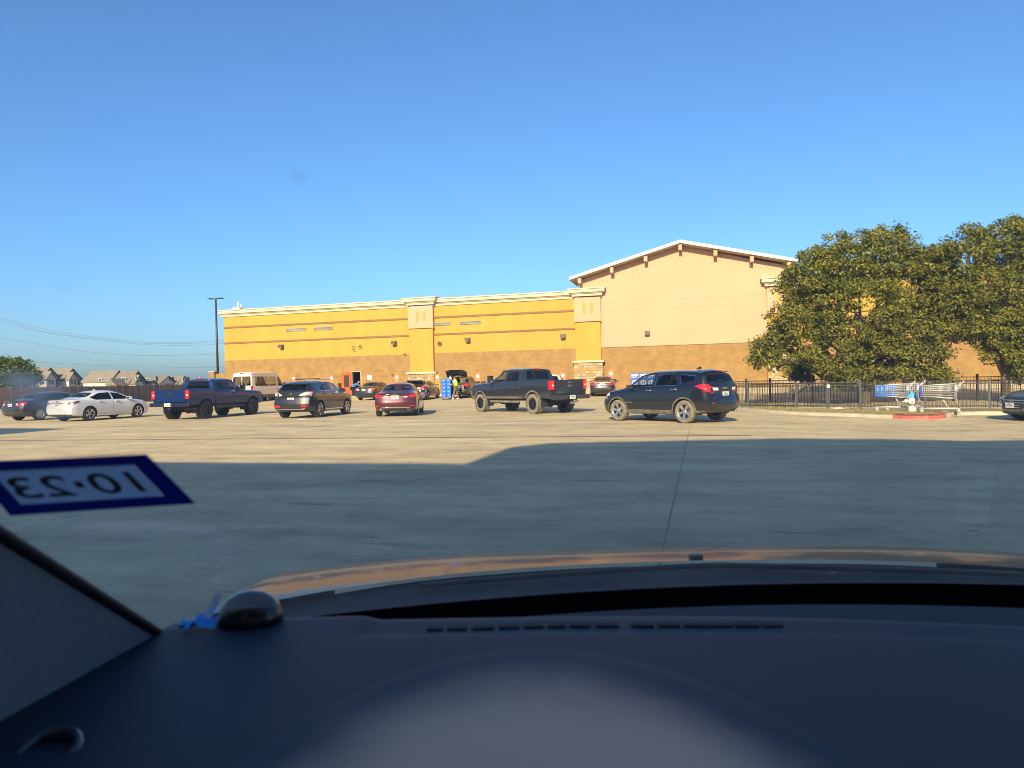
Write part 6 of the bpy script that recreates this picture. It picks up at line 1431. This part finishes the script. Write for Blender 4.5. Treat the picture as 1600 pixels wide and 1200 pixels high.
# defroster slots along the ledge
def dash_hit(u, v, dz=0):
    d = ray(u, v); t = .3
    while t < 2:
        p = EYE + d * t
        if p.z < dash_z(p.x, p.y) - .006 * (p.x > -.2) * sst((p.y - far_edge(p.x) + .075) / .012) + dz: return p
        t += .0015
    return p
us = [(668, 692), (700, 730), (738, 772), (779, 812), (818, 850), (856, 884), (890, 923), (930, 966), (986, 1021), (1028, 1062), (1068, 1104), (1107, 1143), (1148, 1185), (1190, 1222)]
for a, b in us:
    p = dash_hit(a, 983 - 5.5 * sst((a - 660) / 260)); q = dash_hit(b, 983 - 5.5 * sst((b - 660) / 260)); m = MB(); m.bar(p + Vector((0, 0, .0008)), q + Vector((0, 0, .0008)), .013, .003); m.build('defroster_slot', SEALM, dsh).location = (-CX, 0, 0)
# instrument hood: bulge in front of the driver, a warm glow painted on it
m = MB(); rows = []
cx, cy = .0, .30
for j in range(25):
    t = j / 24; r = []
    for i in range(49):
        a = math.pi * (i / 48) ; rx_, ry_ = .315, .56
        x = cx + .012 + rx_ * t * math.cos(a) * 1.0; y = cy + ry_ * t * math.sin(a)
        z = 1.1789 + .022 * (1 - t * t) ** 2 - (.003 if j == 24 else 0)
        r.append(O((x, y, z)))
    rows.append(r)
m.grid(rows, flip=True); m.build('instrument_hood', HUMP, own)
# trim from the windshield edge down to the dash end, and the black seal along the glass
E1 = []; D1 = []
for k in range(25):
    t = k / 24 * .64; z = 1.135 + (1.62 - 1.135) * t; x = wx(0, z); E1.append(Vector((x, ws_y(x, z), z)))
    y = 1.0 - .72 * t; D1.append(Vector((left_edge(y) - .0, y - .0, dash_z(left_edge(y), y) - .012)))
rows = []
for j in range(9):
    s_ = j / 8; rows.append([O(e.lerp(d, s_) + Vector((-.0 * math.sin(math.pi * s_), 0, 0))) for e, d in zip(E1, D1)])
m = MB(); m.grid(rows); m.build('pillar_trim', TRIMV, own)
m = MB(); m.tube([O((wx(0, z) - .004, ws_y(wx(0, z), z) - .006, z)) for z in zs], .007, 8); m.build('glass_seal', SEALM, own)
MB().tube([O((wx(1, z) + .004, ws_y(wx(1, z), z) - .006, z)) for z in zs], .0105, 8).build('glass_seal', SEALM, own)
# round side vent low on the dash end
vp_ = dash_hit(75, 1172); M = Matrix.Translation(Vector(O(vp_)) + Vector((0, 0, -.004))) @ Matrix.Rotation(R(20), 4, 'X')
v_ = MB().lathe([(.020, -.004), (.020, .004), (.0225, .0075), (.0265, .0075), (.029, .003), (.029, -.004)], 28, M, closed=True).build('side_vent', mat('vent_ring', (.03, .04, .055), .25, coat=.6), own)
m = MB().lathe([(.001, -.002), (.020, -.001), (.020, -.003), (.001, -.004)], 24, M); 
for k in range(-2, 3): m.box((-.018, k * .008 - .001, -.001), (.018, k * .008 + .001, .003), M)
m.build('vent_louvre', SEALM, v_)
# dark dome sensor on the dash corner with the clear lip round it
dp = dash_hit(392, 972)
MB().lathe([(.048, -.004), (.047, .010), (.042, .024), (.033, .034), (.018, .041), (.002, .043)], 28, Matrix.Translation(O(dp)) @ Matrix.Diagonal((.92, .72, 1.0, 1))).build('dash_dome', mat('dome_plastic', (.010, .011, .013), .25, coat=.5), own)
# hood, cowl, fenders
def hood_z(x, y):
    s_ = abs((x - CX) / .92); cz = 1.098 - .176 * max(0, y - 1.3) ** 2
    return cz - .030 * s_ ** 3
hy0 = lambda x: 1.585 - .20 * ((x - CX) / .9) ** 2
m = MB(); rows = []
for j in range(41):
    t = j / 40; rows.append([])
    for i in range(61):
        x = CX + .97 * (i / 30 - 1); y = hy0(x) + (2.42 - .22 * abs((x - CX) / .9) ** 3 - hy0(x)) * t; rows[-1].append(O((x, y, hood_z(x, y))))
m.grid(rows); m.build('hood', HOODP, own)
m = MB(); rows = []
for j in range(5):
    t = j / 4; rows.append([])
    for i in range(61):
        x = CX + .97 * (i / 30 - 1); y = hy0(x) + .012 - .50 * t; rows[-1].append(O((x, y, hood_z(x, hy0(x)) - .012 - .012 * t + .006 * math.exp(-((t - .4) / .15) ** 2))))
m.grid(rows, flip=True); m.build('cowl', mat('cowl_plastic', (.018, .017, .016), .75, var=.3, vscale=12), own)
for x0, x1 in ((-.20, .46), (.42, 1.02)):
    pts = [O((x0 + (x1 - x0) * k / 8, hy0(x0 + (x1 - x0) * k / 8) - .05 - .015 * math.sin(math.pi * k / 8), 1.087 - .012 * abs(x0 + (x1 - x0) * k / 8 - CX))) for k in range(9)]
    MB().tube(pts, .006, 7).build('wiper', mat('wiper_black', (.015, .016, .018), .4), own)
for x in (.41,): MB().box((-.014, -.010, 0), (.014, .010, .010)).bevel(.004, 2).build('washer_nozzle', BLK, own, O((x, 1.62, hood_z(x, 1.62) - .002)))
m = MB()
for sg in (1, -1):
    rows = []
    for y, zt in ((-2.4, 1.0), (-1, 1.02), (.9, 1.035)) + tuple((q, hood_z(CX + .968, q) - .004) for q in (1.3, 1.5, 1.7, 1.9, 2.1, 2.2)): rows.append([O((CX + sg * (.965 if y < 2 else .93), y, zt)), O((CX + sg * .99 * (1 if y < 2 else .95), y, zt - .12)), O((CX + sg * .985 * (1 if y < 2 else .95), y, .55)), O((CX + sg * .95, y, .30))])
    m.grid(rows, flip=sg > 0)
m.grid([[O((CX + .97 * (i / 10 - 1), 2.42 - .22 * abs(i / 10 - 1) ** 3, z)) for i in range(21)] for z in (.84, .60, .30)])
m.build('side_panel', HOODP, own)
MB().box((-.86, -.30, 1.795), (.86, .02, 1.815)).box((-.84, -2.3, 1.80), (.84, -.301, 1.83)).box((-.86, -2.45, .3), (.86, -2.4, 1.2)).box((-.86, -2.4, .28), (.86, 2.0, .32)).build('roof', mat('headliner', (.40, .37, .33), .9), own)
for sg in (1, -1):
    MB().tube([(sg * .90, ws_y(CX + .9, 1.10) + .03, 1.06), (sg * .855, ws_y(CX + .82, 1.79) + .03, 1.80)], .018, 8).build('pillar', SEALM, own)
    MB().bar((sg * .89, -.45, 1.08), (sg * .82, -.45, 1.81), .05, .12).build('pillar', SEALM, own)
    MB().bar((sg * .89, -1.9, 1.02), (sg * .82, -1.6, 1.81), .06, .3).build('pillar', SEALM, own)
for x in (-.37, .37):
    m = MB().box((x - .25, -.65, .55), (x + .25, -.12, .72)); m.box((x - .24, -.80, .70), (x + .24, -.66, 1.28)); m.bevel(.05, 2); m.build('seat', SEAT, own, smooth=40)
# blue tissue with a pale strip, dropped on the dash corner
tp_ = dash_hit(314, 984)
ts = thing('tissue', 'crumpled bright blue tissue with pale strip on the dash corner by the dome', 'tissue', tp_)
m = MB(); rg = random.Random(5); rows = []
for j in range(7):
    rows.append([(-.024 + .048 * i / 8 - .004 * j * .3, -.012 + .024 * j / 6, .003 + abs(rg.gauss(0, .004)) + rg.uniform(0, .003) + .010 * math.exp(-((i - 4.5) / 2.2) ** 2 - ((j - 3) / 2) ** 2)) for i in range(9)])
m.grid(rows); m.build('blue_wad', mat('tissue_blue', (.02, .34, .80), .7), ts)
m = MB(); rows = []
for j in range(7): rows.append([(.004 + .0022 * j + .010 * (i / 4 - .5) + rg.uniform(-.001, .001), .006 + .002 * j + .002 * math.sin(i * 2.1), .010 + .0052 * j) for i in range(5)])
m.grid(rows); m.build('pale_strip', mat('tissue_pale', (.60, .75, .88), .6), ts)
